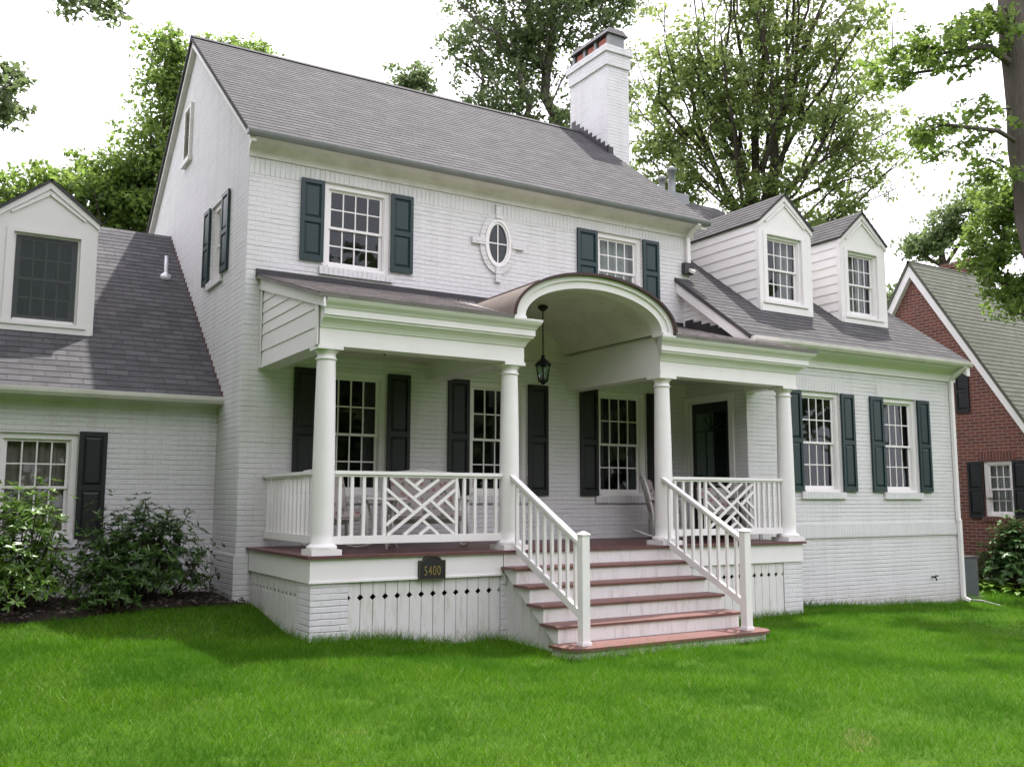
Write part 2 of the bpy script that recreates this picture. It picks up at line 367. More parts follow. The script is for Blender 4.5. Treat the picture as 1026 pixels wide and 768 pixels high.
        for a, b in ((BL, BR), (BR, TR), (TR, TL), (TL, BL)): s.face([a - d, b - d, b, a], [(0, .05), (1, .05), (1, .06), (0, .06)])
    def build(s, name, mat, parent=None, merge=False):
        me = bpy.data.meshes.new(name)
        off = Vector((0, 0, 0)); q = parent
        while q is not None: off += q.location; q = q.parent
        me.from_pydata([(a - off.x, b - off.y, c - off.z) for a, b, c in s.v], [], s.f)
        if any(u is not None for u in s.uv):
            l = me.uv_layers.new(name='UVMap'); k = 0
            for f, u in zip(s.f, s.uv):
                for j in range(len(f)):
                    l.data[k].uv = u[j] if u else (0, 0); k += 1
        if any(s.sm): me.polygons.foreach_set('use_smooth', s.sm)
        me.materials.append(M[mat] if isinstance(mat, str) else mat)
        o = bpy.data.objects.new(name, me); C.objects.link(o)
        if parent: o.parent = parent
        return o

def thing(name, label, cat, loc=(0, 0, 0), group=None):
    o = bpy.data.objects.new(name, None); C.objects.link(o); o.location = loc; o.empty_display_size = .2
    o['label'] = label; o['category'] = cat
    if group: o['group'] = group
    return o
def structure(o): o['kind'] = 'structure'; return o
def copy_tree(o, parent=None, **kw):
    c = o.copy(); C.objects.link(c)
    if parent: c.parent = parent
    for ch in list(o.children): copy_tree(ch, c)
    return c

def wallgrid(mb, fr, u0, u1, v0, v1, holes, depth=.13):
    us = sorted({u0, u1, *[h[0] for h in holes], *[h[1] for h in holes]}); vv = sorted({v0, v1, *[h[2] for h in holes], *[h[3] for h in holes]})
    for a, b in zip(us, us[1:]):
        for c, d in zip(vv, vv[1:]):
            m, n = (a + b) / 2, (c + d) / 2
            if any(h[0] < m < h[1] and h[2] < n < h[3] for h in holes): continue
            mb.face([fr.p(a, c), fr.p(b, c), fr.p(b, d), fr.p(a, d)])
    for a, b, c, d in holes:
        P = fr.p; w = -depth
        mb.face([P(a, c), P(a, d), P(a, d, w), P(a, c, w)]); mb.face([P(b, c), P(b, c, w), P(b, d, w), P(b, d)])
        mb.face([P(a, c), P(a, c, w), P(b, c, w), P(b, c)]); mb.face([P(a, d), P(b, d), P(b, d, w), P(a, d, w)])

def window(parent, fr, u0, u1, v0, v1, cols=4, rows=2, casing=.075, recess=.085, sill='soldier', curtain=None, back='dark', name='window', nest=True, label=None):
    """hung window set in a wall opening: casing > two sashes, two panes, sill, curtain"""
    mb = MB(); w1 = -recess + .045
    mb.fb(fr, u0 + .001, u0 + casing, v0 + .001, v1 - .001, -.125, w1); mb.fb(fr, u1 - casing, u1 - .001, v0 + .001, v1 - .001, -.125, w1)
    mb.fb(fr, u0 + casing, u1 - casing, v1 - casing, v1 - .001, -.125, w1 - .002); mb.fb(fr, u0 + casing, u1 - casing, v0 + .001, v0 + .045, -.125, w1 + .03)
    # stop bead
    for a, b in ((u0 + casing, u0 + casing + .014), (u1 - casing - .014, u1 - casing)): mb.fb(fr, a, b, v0 + .045, v1 - casing, -.12, w1 - .018)
    wn = mb.build(name, 'trim', parent)
    if label: wn['label'] = label
    par = wn if nest else parent
    a, b, c, d = u0 + casing + .014, u1 - casing - .014, v0 + .045, v1 - casing; mid = (c + d) / 2
    for k, (lo, hi, w) in enumerate(((mid - .018, d, -recess), (c, mid + .018, -recess - .026))):
        s = MB(); st = .042
        s.fb(fr, a, a + st, lo, hi, w - .022, w); s.fb(fr, b - st, b, lo, hi, w - .022, w)
        br = .036 if k == 0 else .065
        s.fb(fr, a + st, b - st, lo, lo + br, w - .022, w - .001); s.fb(fr, a + st, b - st, hi - .036, hi, w - .022, w - .001)
        ga, gb, gc, gd = a + st, b - st, lo + br, hi - .036
        for i in range(1, cols): x = ga + (gb - ga) * i / cols; s.fb(fr, x - .0095, x + .0095, gc, gd, w - .020, w - .003)
        for j in range(1, rows):
            z = gc + (gd - gc) * j / rows
            for i in range(cols):
                xa = ga + (gb - ga) * i / cols + (.0095 if i else 0); xb = ga + (gb - ga) * (i + 1) / cols - (.0095 if i < cols - 1 else 0)
                s.fb(fr, xa, xb, z - .0095, z + .0095, w - .020, w - .003)
        s.build('sash', 'trim', par)
        g = MB(); g.face([fr.p(ga - .005, gc - .005, w - .013), fr.p(gb + .005, gc - .005, w - .013), fr.p(gb + .005, gd + .005, w - .013), fr.p(ga - .005, gd + .005, w - .013)])
        g.build('pane', 'glass', par)
    if sill:
        s = MB(); s.fb(fr, u0 - .06, u1 + .05, v0 - .112, v0 - .004, -.06, .048); s.build('sill', sill, par)
    # what stands behind the glass
    s = MB(); P = fr.p; e = -.75
    s.face([P(u0 - .1, v0 - .1, e), P(u1 + .1, v0 - .1, e), P(u1 + .1, v1 + .1, e), P(u0 - .1, v1 + .1, e)])
    for (x, y) in ((u0 - .1, u0 - .1), (u1 + .1, u1 + .1)): s.face([P(x, v0 - .1, -.13), P(x, v1 + .1, -.13), P(x, v1 + .1, e), P(x, v0 - .1, e)])
    for z in (v0 - .1, v1 + .1): s.face([P(u0 - .1, z, -.13), P(u1 + .1, z, -.13), P(u1 + .1, z, e), P(u0 - .1, z, e)])
    s.build('interior_backing', back, par)
    if curtain:
        mat, spans, vlo, vhi = curtain
        s = MB()
        for x0, x1 in spans:
            n = 36; A = u0 + (u1 - u0) * x0; B = u0 + (u1 - u0) * x1; pr = None
            for i in range(n + 1):
                x = A + (B - A) * i / n; w = -.24 + .025 * math.sin(i * 1.25) + .008 * math.sin(i * 2.9)
                q = (x, w)
                if pr: s.face([P(pr[0], v0 + (v1 - v0) * vlo, pr[1]), P(x, v0 + (v1 - v0) * vlo, w), P(x, v0 + (v1 - v0) * vhi, w), P(pr[0], v0 + (v1 - v0) * vhi, pr[1])], smooth=True)
                pr = q
        s.build('curtain', mat, par)
    return wn

def shutter(parent, fr, u0, u1, v0, v1, mat='shutter', split=.5, name='shutter'):
    s = MB(); st = .05; t0, t1 = .012, .046
    s.fb(fr, u0 + .002, u1 - .002, v0 + .002, v1 - .002, t0, t0 + .012)
    s.fb(fr, u0, u0 + st, v0, v1, t0, t1); s.fb(fr, u1 - st, u1, v0, v1, t0, t1)
    m = v0 + (v1 - v0) * split
    for a, b in ((v0, v0 + .085), (m - .035, m + .035), (v1 - .06, v1)): s.fb(fr, u0 + st, u1 - st, a, b, t0, t1 - .001)
    for a, b in ((v0 + .085, m - .035), (m + .035, v1 - .06)):
        A, B, Cc, D = u0 + st + .012, u1 - st - .012, a + .012, b - .012; g = .03; P = fr.p
        o = [P(A, Cc, t0 + .013), P(B, Cc, t0 + .013), P(B, D, t0 + .013), P(A, D, t0 + .013)]
        i = [P(A + g, Cc + g, t1 - .006), P(B - g, Cc + g, t1 - .006), P(B - g, D - g, t1 - .006), P(A + g, D - g, t1 - .006)]
        s.face(i)
        for k in range(4): j = (k + 1) % 4; s.face([o[k], o[j], i[j], i[k]])
    return s.build(name, mat, parent)

# ------------------------------------------------------------------ ground
GP = [(.1, 1.2, -.66), (-3, 1.2, -.62), (-1, .4, -.68), (.2, -2.4, -.93), (-3, -1.5, -.84), (2.6, -2.4, -1.08), (2.7, -4.05, -1.09), (5.5, -4.1, -1.09), (7.9, -2.4, -1.07), (8.9, -1.46, -1.11), (11, -1.5, -1.2),
      (13.2, -1.46, -1.28), (13.4, 3, -1.30), (17, 2, -1.30), (17, -4, -1.45), (11, -5, -1.28), (-3, -5, -1.0), (0, -6.5, -1.05), (3, -9, -1.10), (-6, -9, -1.0), (8, -9, -1.2), (-9, 2, -.6), (-12, -6, -.9), (25, 0, -1.5), (20, -12, -1.5),
      (5, 14, -1.0), (-10, 14, -.6), (20, 15, -1.4), (-25, 0, -.7), (0, -30, -1.2), (0, 60, -.8), (60, 0, -1.6), (-60, 0, -.8), (0, -70, -1.2)]
gp = np.array(GP)
def gz(x, y):
    x = np.asarray(x, float); y = np.asarray(y, float)
    d = (x[..., None] - gp[:, 0]) ** 2 + (y[..., None] - gp[:, 1]) ** 2
    w = 1 / (d + .5) ** 1.6
    return (w * gp[:, 2]).sum(-1) / w.sum(-1)
def g1(x, y): return float(gz(np.array(x), np.array(y)))
xs = np.concatenate([np.linspace(-220, -14, 14), np.arange(-12, 24, .35), np.linspace(26, 240, 14)])
ys = np.concatenate([np.linspace(-200, -14, 12), np.arange(-13, 8, .35), np.linspace(9, 260, 16)])
X, Y = np.meshgrid(xs, ys); Z = gz(X, Y)
Z = Z + .012 * np.sin(X * 2.1 + 1.3 * np.sin(Y * 1.7)) * np.sin(Y * 2.4)
vv = np.stack([X, Y, Z], -1).reshape(-1, 3); nx = len(xs)
ff = [(j * nx + i, j * nx + i + 1, (j + 1) * nx + i + 1, (j + 1) * nx + i) for j in range(len(ys) - 1) for i in range(nx - 1)]
me = bpy.data.meshes.new('lawn'); me.from_pydata(vv.tolist(), [], ff); me.materials.append(M['lawn']); me.polygons.foreach_set('use_smooth', [True] * len(ff))
lawn = structure(bpy.data.objects.new('lawn', me)); C.objects.link(lawn)

# mulch bed in front of the left wing and beside the red house
def sheet(name, outline, mat, lift, n=40):
    """ground-hugging patch with an uneven edge, filled as a fan grid"""
    cx = sum(p[0] for p in outline) / len(outline); cy = sum(p[1] for p in outline) / len(outline)
    mb = MB(); rings = 7; pts = []
    m = len(outline)
    for r in range(rings + 1):
        t = r / rings; row = []
        for i in range(n):
            s = i / n * m; k = int(s) % m; f = s - int(s); a = outline[k]; b = outline[(k + 1) % m]
            x = a[0] + (b[0] - a[0]) * f; y = a[1] + (b[1] - a[1]) * f
            x = cx + (x - cx) * t; y = cy + (y - cy) * t
            z = g1(x, y) + .012 * math.sin(x * 2.1 + 1.3 * math.sin(y * 1.7)) * math.sin(y * 2.4) + lift * (1 - t ** 6) + .004 + .012 * (random.random() if 0 < r < rings else 0)
            row.append((x, y, z))
        pts.append(row)
    for r in range(rings):
        for i in range(n):
            j = (i + 1) % n
            mb.face([pts[r][i], pts[r + 1][i], pts[r + 1][j], pts[r][j]], smooth=True)
    return structure(mb.build(name, mat))
sheet('mulch_bed', [(-6, 1.22), (-6, -.35), (-4.2, -.42), (-3, -.30), (-2, -.42), (-1, -.30), (-.2, -.12), (.15, -.05), (.15, 1.0), (0, 1.22)], 'soil', .05, 80)
sheet('mulch_bed', [(15.6, 3.5), (15.4, 0), (15.5, -3.0), (17.2, -3.2), (17.2, 3.5)], 'soil', .05, 60)

# ------------------------------------------------------------------ the white house
HX = .77                                            # main roof pitch
H = thing('white_house', 'large white painted brick house with dark shutters, columned front porch and grey shingle roofs', 'house', (0, 0, -1.0))
WOFF = -1.455; XW = 7.753; XE = 13.206
F0 = front(0); FL = left(0); FW = front(WOFF); FWL = left(XW); LW = front(1.224)
def mz(y): return 5.545 + HX * (y + .32)
win_up = [(1.075, 2.09, 3.87, 5.11), (5.853, 6.822, 3.87, 5.11)]
win_lo = [(1.07, 2.082, .68, 2.405), (3.433, 4.472, .68, 2.405), (5.833, 6.854, .68, 2.405)]
mb = MB(); wallgrid(mb, F0, 0, 7.92, -1.5, 5.62, win_up + win_lo); mb.build('front_wall', 'brick', H)
mb = MB(); wallgrid(mb, FL, -7.19, 0, -1.3, 5.66, [(-2.03, -1.285, 3.89, 5.08)])
mb.face([FL.p(-7.19, 5.66), FL.p(0, 5.66), FL.p(-3.595, 5.66 + HX * 3.595)])
mb.build('gable_wall', 'brick', H)
RWm = right(7.92); mb = MB()
mb.face([RWm.p(0, -1.3), RWm.p(7.19, -1.3), RWm.p(7.19, 5.66), RWm.p(3.595, 5.66 + HX * 3.595), RWm.p(0, 5.66)]); mb.build('gable_wall', 'brick', H)
mb = MB(); rf = rear(7.19); mb.face([rf.p(-7.92, -1.3), rf.p(0, -1.3), rf.p(0, 5.66), rf.p(-7.92, 5.66)]); mb.build('rear_wall', 'brick', H)
mb = MB(); mb.fb(F0, .003, 7.915, 5.045, 5.272, 0, .006)
# keep the soldier band clear of the upper window heads
mb = MB()
for a, b in ((.003, 1.07), (2.095, 5.848), (6.827, 7.915)): mb.fb(F0, a, b, 5.045, 5.272, .0005, .006)
for a, b in ((1.07, 2.095), (5.848, 6.827)): mb.fb(F0, a, b, 5.113, 5.272, .0005, .006)
mb.build('soldier_course', 'soldier', H)
# water table bricks low on the main block
mb = MB(); mb.fb(FL, -1.224, 0, -1.25, -.10, .0005, .03); mb.fb(F0, -.03, .165, -1.25, -.10, .0005, .03); mb.build('water_table', 'brick', H)

# main roof
ex = .05
mb = MB()
mb.lap((-.12, -.32, 5.545), (8.12, -.32, 5.545), (8.12, 3.595, 8.56), (-.12, 3.595, 8.56), .143, .0065, .06)
mb.lap((8.12, 7.51, 5.545), (-.12, 7.51, 5.545), (-.12, 3.595, 8.56), (8.12, 3.595, 8.56), .143, .0065, .06)
for i in range(28):                                # ridge caps
    x0 = -.12 + i * .294; mb.lap((x0, 3.47, 8.487), (x0 + .30, 3.47, 8.487), (x0 + .30, 3.597, 8.583), (x0, 3.597, 8.583), .14, .006, .01, u0=x0)
    mb.lap((x0 + .30, 3.72, 8.487), (x0, 3.72, 8.487), (x0, 3.593, 8.583), (x0 + .30, 3.593, 8.583), .14, .006, .01, u0=x0)
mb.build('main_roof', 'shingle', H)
mb = MB()                                           # eave: frieze, bed mould, soffit
mb.profx([(-.003, 5.275), (-.028, 5.275), (-.028, 5.36), (-.06, 5.40), (-.13, 5.44), (-.275, 5.455), (-.29, 5.46), (-.29, 5.50), (-.003, 5.72)], -.02, 8.0)
mb.profx([(7.193, 5.30), (7.46, 5.45), (7.46, 5.50), (7.193, 5.70)], -.02, 8.0)
for x0, x1 in ((-.085, 0.0), (7.925, 8.07)):        # rake boards
    for sgn in (1, -1):
        ya = -.29 if sgn == 1 else 7.48
        a = [(ya, 5.505 - .115), (3.595, 8.50 - .14), (3.595, 8.498), (ya, 5.505)]
        if sgn == 1: a = a[::-1]
        mb.profx(a[::-1] if sgn == 1 else a, x0, x1)
mb.build('eave_trim', 'trim_old', H)
def gutter(y, z, x0, x1, mat, h=.095, d=.10, parent=H):
    mb = MB(); mb.profx([(y, z), (y - d * .55, z - .0), (y - d * .9, z + h * .45), (y - d, z + h * .9), (y - d, z + h), (y - d + .008, z + h), (y - d + .008, z + h * .9), (y - d * .55, z + .012), (y - .008, z + .012), (y - .008, z + h), (y, z + h)][::-1], x0, x1)
    for x in (x0, x1): mb.box(x - .004, x + .004, y - d + .001, y - .001, z + .002, z + h - .004)
    return mb.build('gutter', mat, parent)
gutter(-.295, 5.455, -.13, 8.10, 'gutter_grey', .075, .085)
gutter(WOFF - .30, 3.125, 7.58, 13.30, 'trim_old'); gutter(.955, 1.945, -5.6, -.003, 'trim_old')

# chimney and flues
ch = MB(); cx0, cx1, cy0, cy1 = 8.03, 8.60, 2.52, 3.86
ch.box(cx0, cx1, cy0, cy1, 5.6, 9.64); ch.box(cx0 - .035, cx1 + .035, cy0 - .035, cy1 + .035, 9.64, 9.92); ch.box(cx0 - .07, cx1 + .07, cy0 - .07, cy1 + .07, 9.92, 10.07)
cho = ch.build('chimney', 'brick', H)
mb = MB()
for y0 in (2.62, 3.02, 3.42): mb = MB(); mb.box(8.13, 8.50, y0, y0 + .30, 10.07, 10.33); mb.build('flue', 'terra', cho)
for y0 in (2.50, 2.945, 3.345, 3.75): mb = MB(); mb.box(8.11, 8.52, y0 + .05, y0 + .13, 10.07, 10.37); mb.build('cap_pier', 'gutter_grey', cho)
mb = MB(); mb.hexa([(8.04, 2.50, 10.37), (8.60, 2.50, 10.37), (8.60, 3.90, 10.37), (8.04, 3.90, 10.37), (8.14, 2.56, 10.52), (8.50, 2.56, 10.52), (8.50, 3.84, 10.52), (8.14, 3.84, 10.52)]); mb.build('chimney_cap', 'flash', cho)
mb = MB()                                           # stepped flashing beside the chimney
for i in range(9):
    y = 2.46 + i * .15; z = mz(y); mb.box(cx0 - .016, cx0 - .002, y, y + .142, z - .02, z + .20)
mb.box(cx0 - .016, 8.16, cy0 - .016, cy0 - .002, mz(cy0) - .05, mz(cy0) + .13)
mb.build('step_flashing', 'flash', cho)
mb = MB()
fx, fy = 10.9, 4.75
mb.box(11.2, 12.2, 4.7, 5.1, 7.6, 8.16); mb.build('flue_curb', 'gutter_grey', H)
for x, h, r in ((11.5, .30, .075), (11.82, .58, .09)):
    mb = MB(); mb.lathe((x, 4.9), [(r * 1.35, 8.16), (r * 1.3, 8.20), (r, 8.22), (r, 8.16 + h), (r * 1.4, 8.17 + h), (r * 1.4, 8.25 + h), (r * .6, 8.30 + h)], 20); mb.build('flue_pipe', 'gutter_grey', H)

# ------------------------------------------------------------------ windows and shutters, main block
dk = None
window(H, F0, *win_up[0]); window(H, F0, *win_up[1], curtain=('curtain', [(.0, 1.0)], 0, 1))
for i, w in enumerate(win_lo): window(H, F0, *w, curtain=('curtain_grey', [(.05, .28), (.75, .95)], 0, 1) if i != 1 else None)
for a, b in ((.728, 1.067), (2.094, 2.449), (5.44, 5.849), (6.826, 7.182)): shutter(H, F0, a, b, 3.925, 5.10)
for a, b in ((.705, 1.063), (2.088, 2.446), (3.07, 3.427), (4.478, 4.847), (5.47, 5.828), (6.86, 7.22)): shutter(H, F0, a, b, .684, 2.416, 'shutter_black')
window(H, FL, -2.03, -1.285, 3.89, 5.08, cols=3)
for a, b in ((-2.38, -2.035), (-1.28, -.925)): shutter(H, FL, a, b, 3.895, 5.082)
# gable louvre
mb = MB(); u0, u1, v0, v1 = -4.17, -3.68, 6.46, 7.42
mb.fb(FL, u0, u0 + .06, v0, v1, .001, .05); mb.fb(FL, u1 - .06, u1, v0, v1, .001, .05); mb.fb(FL, u0 + .06, u1 - .06, v1 - .06, v1, .001, .05)
mb.fb(FL, u0 - .04, u1 + .04, v0 - .09, v0 - .001, .001, .07)
for i in range(13):
    z = v0 + .01 + i * .068; P = FL.p
    mb.hexa([P(u0 + .06, z, .048), P(u1 - .06, z, .048), P(u1 - .06, z, .040), P(u0 + .06, z, .040), P(u0 + .06, z + .06, .012), P(u1 - .06, z + .06, .012), P(u1 - .06, z + .06, .004), P(u0 + .06, z + .06, .004)])
lv = mb.build('gable_louvre', 'trim_old', H)
# oval window
def ell(rx, rz, n=56, c=(3.92, 4.605)): return [(c[0] + rx * math.cos(2 * math.pi * k / n), c[1] + rz * math.sin(2 * math.pi * k / n)) for k in range(n)]
def ring(mb, o, i, w0, w1, fr=F0):
    n = len(o); P = fr.p
    for k in range(n):
        j = (k + 1) % n
        mb.face([P(*o[k], w1), P(*o[j], w1), P(*i[j], w1), P(*i[k], w1)]); mb.face([P(*o[k], w0), P(*o[j], w0), P(*o[j], w1), P(*o[k], w1)], smooth=True)
        mb.face([P(*i[k], w1), P(*i[j], w1), P(*i[j], w0), P(*i[k], w0)], smooth=True)
mb = MB(); ring(mb, ell(.325, .485), ell(.235, .385), .001, .030)
ov = mb.build('oval_window', 'brick', H)
mb = MB(); ring(mb, ell(.2345, .3845), ell(.195, .345), .001, .05); ring(mb, ell(.1945, .3445), ell(.165, .31), .001, .034)
mb.fb(F0, 3.911, 3.929, 4.605 - .312, 4.605 + .312, .010, .022); mb.fb(F0, 3.92 - .167, 3.911, 4.596, 4.614, .010, .022); mb.fb(F0, 3.929, 3.92 + .167, 4.596, 4.614, .010, .022)
mb.build('frame', 'trim', ov)
mb = MB(); mb.face([F0.p(*q, .003) for q in ell(.166, .311)]); mb.build('interior_backing', 'dark', ov)
mb = MB(); mb.face([F0.p(*q, .009) for q in ell(.166, .311)]); mb.build('pane', 'glass', ov)
mb = MB()
for a, b, c, d in ((3.872, 3.968, 4.605 + .392, 4.605 + .62), (3.872, 3.968, 4.605 - .62, 4.605 - .392), (3.92 - .47, 3.92 - .242, 4.555, 4.655), (3.92 + .242, 3.92 + .47, 4.555, 4.655)): mb = MB(); mb.fb(F0, a, b, c, d, .001, .055); mb.build('keystone', 'brick', ov)

# ------------------------------------------------------------------ right wing
WP = .72
def wz(y): return 3.227 + WP * (y - (WOFF - .34))
RY = 4.9; RZ = wz(RY)
win_w = [(9.0, 9.982, .752, 2.462), (11.11, 12.074, .752, 2.462)]
mb = MB(); wallgrid(mb, FW, XW, XE, -1.7, 3.05, win_w); mb.build('front_wall', 'brick', H)
for w in win_w: window(H, FW, *w, curtain=('curtain_dark', [(.02, .42), (.55, .98)], 0, 1))
for a, b in ((8.64, 8.994), (9.988, 10.325), (10.754, 11.106), (12.08, 12.425)): shutter(H, FW, a, b, .765, 2.456)
mb = MB()
for a, b, c, d in win_w: mb.fb(FW, a - .14, b + .14, 2.4675, 2.68, .0005, .007)
mb.fb(FW, 8.0, XE + .025, -.013, .205, .0005, .028); mb.build('soldier_course', 'soldier', H)
RF = right(XE); mb = MB(); wallgrid(mb, RF, WOFF, 11.2, -1.7, 3.05, [])
mb.face([RF.p(WOFF, 3.05), RF.p(11.2, 3.05), RF.p(RY, RZ - .12)])
mb.fb(RF, WOFF - .0, 11.2, -.013, .205, .0005, .025); mb.build('gable_wall', 'brick', H)
rf = rear(11.2); mb = MB(); mb.face([rf.p(-XE, -1.7), rf.p(-7.0, -1.7), rf.p(-7.0, 3.05), rf.p(-XE, 3.05)]); mb.build('rear_wall', 'brick', H)
# door opening in the wing's flank, porch side
mb = MB(); wallgrid(mb, FWL, 0, 1.455, -.3, 2.62, [(.06, 1.05, 0.0, 2.285)], .16); mb.build('flank_wall', 'brick', H)
mb = MB(); mb.lap(FWL.p(0, 2.62), FWL.p(1.455, 2.62), FWL.p(1.455, 3.40), FWL.p(0, 3.40), .13, .016, .02)
mb.lap(FWL.p(0, 3.40), FWL.p(1.455, 3.40), FWL.p(.02, 4.43), FWL.p(0, 4.43), .13, .016, .02); mb.build('siding', 'trim', H)
dr = MB(); dr.fb(FWL, .10, 1.01, .02, 2.26, -.10, -.055)
for a, b, c, d in ((.18, .52, .16, .75), (.59, .93, .16, .75)): dr.fb(FWL, a, b, c, d, -.055, -.045)
door = dr.build('door', 'door', H)
mb = MB(); mb.fb(FWL, .20, .91, .95, 2.08, -.054, -.050); mb.build('pane', 'glass', door)
mb = MB()
for u in (.44, .67): mb.fb(FWL, u - .008, u + .008, .95, 1.78, -.0495, -.043)
for k in range(7):
    a = math.pi * k / 6; mb.bar(FWL.p(.555, 1.78, -.046), FWL.p(.555 + .33 * math.cos(a), 1.78 + .28 * math.sin(a), -.046), .012, .012)
mb.fb(FWL, .20, .91, 1.772, 1.788, -.0495, -.042); mb.build('muntin', 'door', door)
mb = MB(); mb.tube([FWL.p(.17, 1.03, -.05), FWL.p(.17, 1.03, 0.0)], .012, 8); mb.tube([FWL.p(.17, 1.03, -.01), FWL.p(.28, 1.03, -.01)], .010, 8); mb.build('handle', 'iron', door)
mb = MB()
for a, b in ((.06, .0995), (1.0105, 1.05)): mb.fb(FWL, a + .001, b, 0.001, 2.284, -.15, -.02)
for a, b in ((-.0, .06), (1.05, 1.16)): mb.fb(FWL, a + .003, b, .001, 2.38, .0005, .025)
mb.fb(FWL, .06, 1.05, 2.285, 2.38, .0005, .024); mb.fb(FWL, .0995, 1.0105, 2.262, 2.284, -.15, -.021); mb.build('door_frame', 'trim', H)
mb = MB(); mb.fb(FWL, .05, 1.06, .002, .03, -.15, .02); mb.build('threshold', 'door', H)
mb = MB(); mb.face([FWL.p(.0, 0, -.3), FWL.p(1.1, 0, -.3), FWL.p(1.1, 2.4, -.3), FWL.p(.0, 2.4, -.3)]); mb.build('interior_backing', 'dark', door)

mb = MB()                                           # wing roof, both slopes
mb.lap((7.55, WOFF - .34, 3.227), (13.33, WOFF - .34, 3.227), (13.33, 0, wz(0)), (7.55, 0, wz(0)), .143, .0065, .06)
mb.lap((7.93, .0, wz(0)), (13.33, .0, wz(0)), (13.33, RY, RZ), (7.93, RY, RZ), .143, .0065, .06, u0=.38)
mb.lap((13.33, 2 * RY - WOFF + .34, 3.227), (7.0, 2 * RY - WOFF + .34, 3.227), (7.0, RY, RZ), (13.33, RY, RZ), .143, .0065, .06)
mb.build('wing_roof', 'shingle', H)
mb = MB()
mb.profx([(WOFF - .003, 2.87), (WOFF - .03, 2.87), (WOFF - .03, 2.99), (WOFF - .07, 3.04), (WOFF - .16, 3.10), (WOFF - .295, 3.115), (WOFF - .295, 3.19), (WOFF - .003, 3.39)], 7.757, XE + .08)
# rake boards: wing's left rake (over the pent roof) and right rake
def slopeboard(x0, x1, ya, yb, za, zb, d): mb.profx([(ya, za - d), (ya, za), (yb, zb), (yb, zb - d)], x0, x1)
slopeboard(7.575, 7.752, WOFF - .33, -.003, 3.155, wz(0) - .08, .19)
slopeboard(XE + .003, XE + .10, WOFF - .33, RY, 3.155, RZ - .08, .20)
mb.profx([(2 * RY - WOFF + .33, 3.155), (2 * RY - WOFF + .33, 2.955), (RY, RZ - .28), (RY, RZ - .08)], XE + .003, XE + .10)
mb.build('eave_trim', 'trim', H)

def dormer(x0, x1, xa, yd, zb, ze, za, win, rz, curtain, roofmat, screen=False, back='room'):
    """rz(z): depth at which the main slope reaches height z"""
    fr = front(yd); mb = MB(); wallgrid(mb, fr, x0, x1, zb, ze, [win], .12)
    mb.face([fr.p(x0, ze), fr.p(x1, ze), fr.p(xa, za)])
    for sx, s in ((x0, 1), (x1, -1)):               # corner boards returning along the flanks
        a, b = (sx - .001, sx + .02) if s == 1 else (sx - .02, sx + .001)
        mb.profx([(yd, zb), (yd, ze), (yd + .085, ze), (yd + .085, zb + .06)][::-1], sx - .014 if s == 1 else sx - .001, sx + .001 if s == 1 else sx + .014)
    # raised pediment moulding and window surround
    A = (x0 + .16, ze + .0); B = (x1 - .16, ze + .0); T = (xa, za - .17)
    for p, q in ((A, T), (T, B)):
        mb.bar(fr.p(p[0], p[1], .012), fr.p(q[0], q[1], .012), .03, .035, up=(0, -1, 0))
    for a, b, c, d in ((win[0] - .09, win[0], win[2] - .0, win[3] + .06), (win[1], win[1] + .09, win[2], win[3] + .06)): mb.fb(fr, a, b, c, d, .0005, .018)
    mb.fb(fr, win[0], win[1], win[3] + .001, win[3] + .06, .0005, .017); mb.fb(fr, win[0] - .12, win[1] + .12, win[2] - .05, win[2] - .001, .0005, .04)
    mb.fb(fr, x0 + .02, x1 - .02, zb + .001, zb + .12, .0005, .014)
    D = mb.build('dormer', 'trim', H)
    window(D, fr, *win, casing=.045, sill=None, curtain=curtain, back=back, name='window_frame', nest=False, )
    if screen:
        sc = MB(); e = .03; sc.face([fr.p(win[0] + e, win[2] + e, -.030), fr.p(win[1] - e, win[2] + e, -.030), fr.p(win[1] - e, win[3] - e, -.030), fr.p(win[0] + e, win[3] - e, -.030)]); sc.build('insect_screen', 'screen', D)
    mb = MB()
    yb_ = rz(ze)
    mb.lap((x0, yd + .087, zb + .062), (x0, yd + .085, zb + .062), (x0, yd + .085, ze), (x0, yb_, ze), .205, .016, .015)
    mb.build('siding', 'trim', D); mb = MB()
    mb.lap((x1, yd + .085, zb + .062), (x1, yd + .087, zb + .062), (x1, yb_, ze), (x1, yd + .085, ze), .205, .016, .015)
    mb.build('siding', 'trim', D)
    mb = MB(); o = .055; sl = (za - ze) / (xa - x0); yf = yd - .055
    ze2 = ze - o * sl + .045; za2 = za + .05
    yr = rz(za2) + .1; ye = rz(ze2) + .1
    mb.lap((x0 - o, ye, ze2), (x0 - o, yf, ze2), (xa, yf, za2), (xa, yr, za2), .143, .009, .035)
    mb.lap((x1 + o, yf, ze2), (x1 + o, ye, ze2), (xa, yr, za2), (xa, yf, za2), .143, .009, .035)
    mb.build('dormer_roof', roofmat, D)
    mb = MB()
    for sx in (x0, x1):
        d = -1 if sx == x0 else 1
        p = [fr.p(sx + d * .03, ze - .03 * sl - .085, .03), fr.p(xa, za - .095, .03), fr.p(xa, za + .008, .03), fr.p(sx + d * .03, ze - .03 * sl + .008, .03)]
        if d == 1: p = [p[1], p[0], p[3], p[2]]
        mb.prism(p, fr.N * .029); mb.build('rake_board', 'trim', D); mb = MB()
    return D
wrz = lambda z: (z - 3.227) / WP + WOFF - .34
D1 = dormer(8.818, 10.136, 9.462, -.82, 3.93, 5.553, 6.10, (9.0, 9.885, 4.12, 5.33), wrz, ('curtain', [(.55, 1.0)], 0, 1), 'shingle')
D2 = dormer(10.949, 12.238, 11.58, -.82, 3.93, 5.553, 6.10, (11.14, 11.985, 4.08, 5.33), wrz, ('curtain', [(.30, .80)], 0, 1), 'shingle')
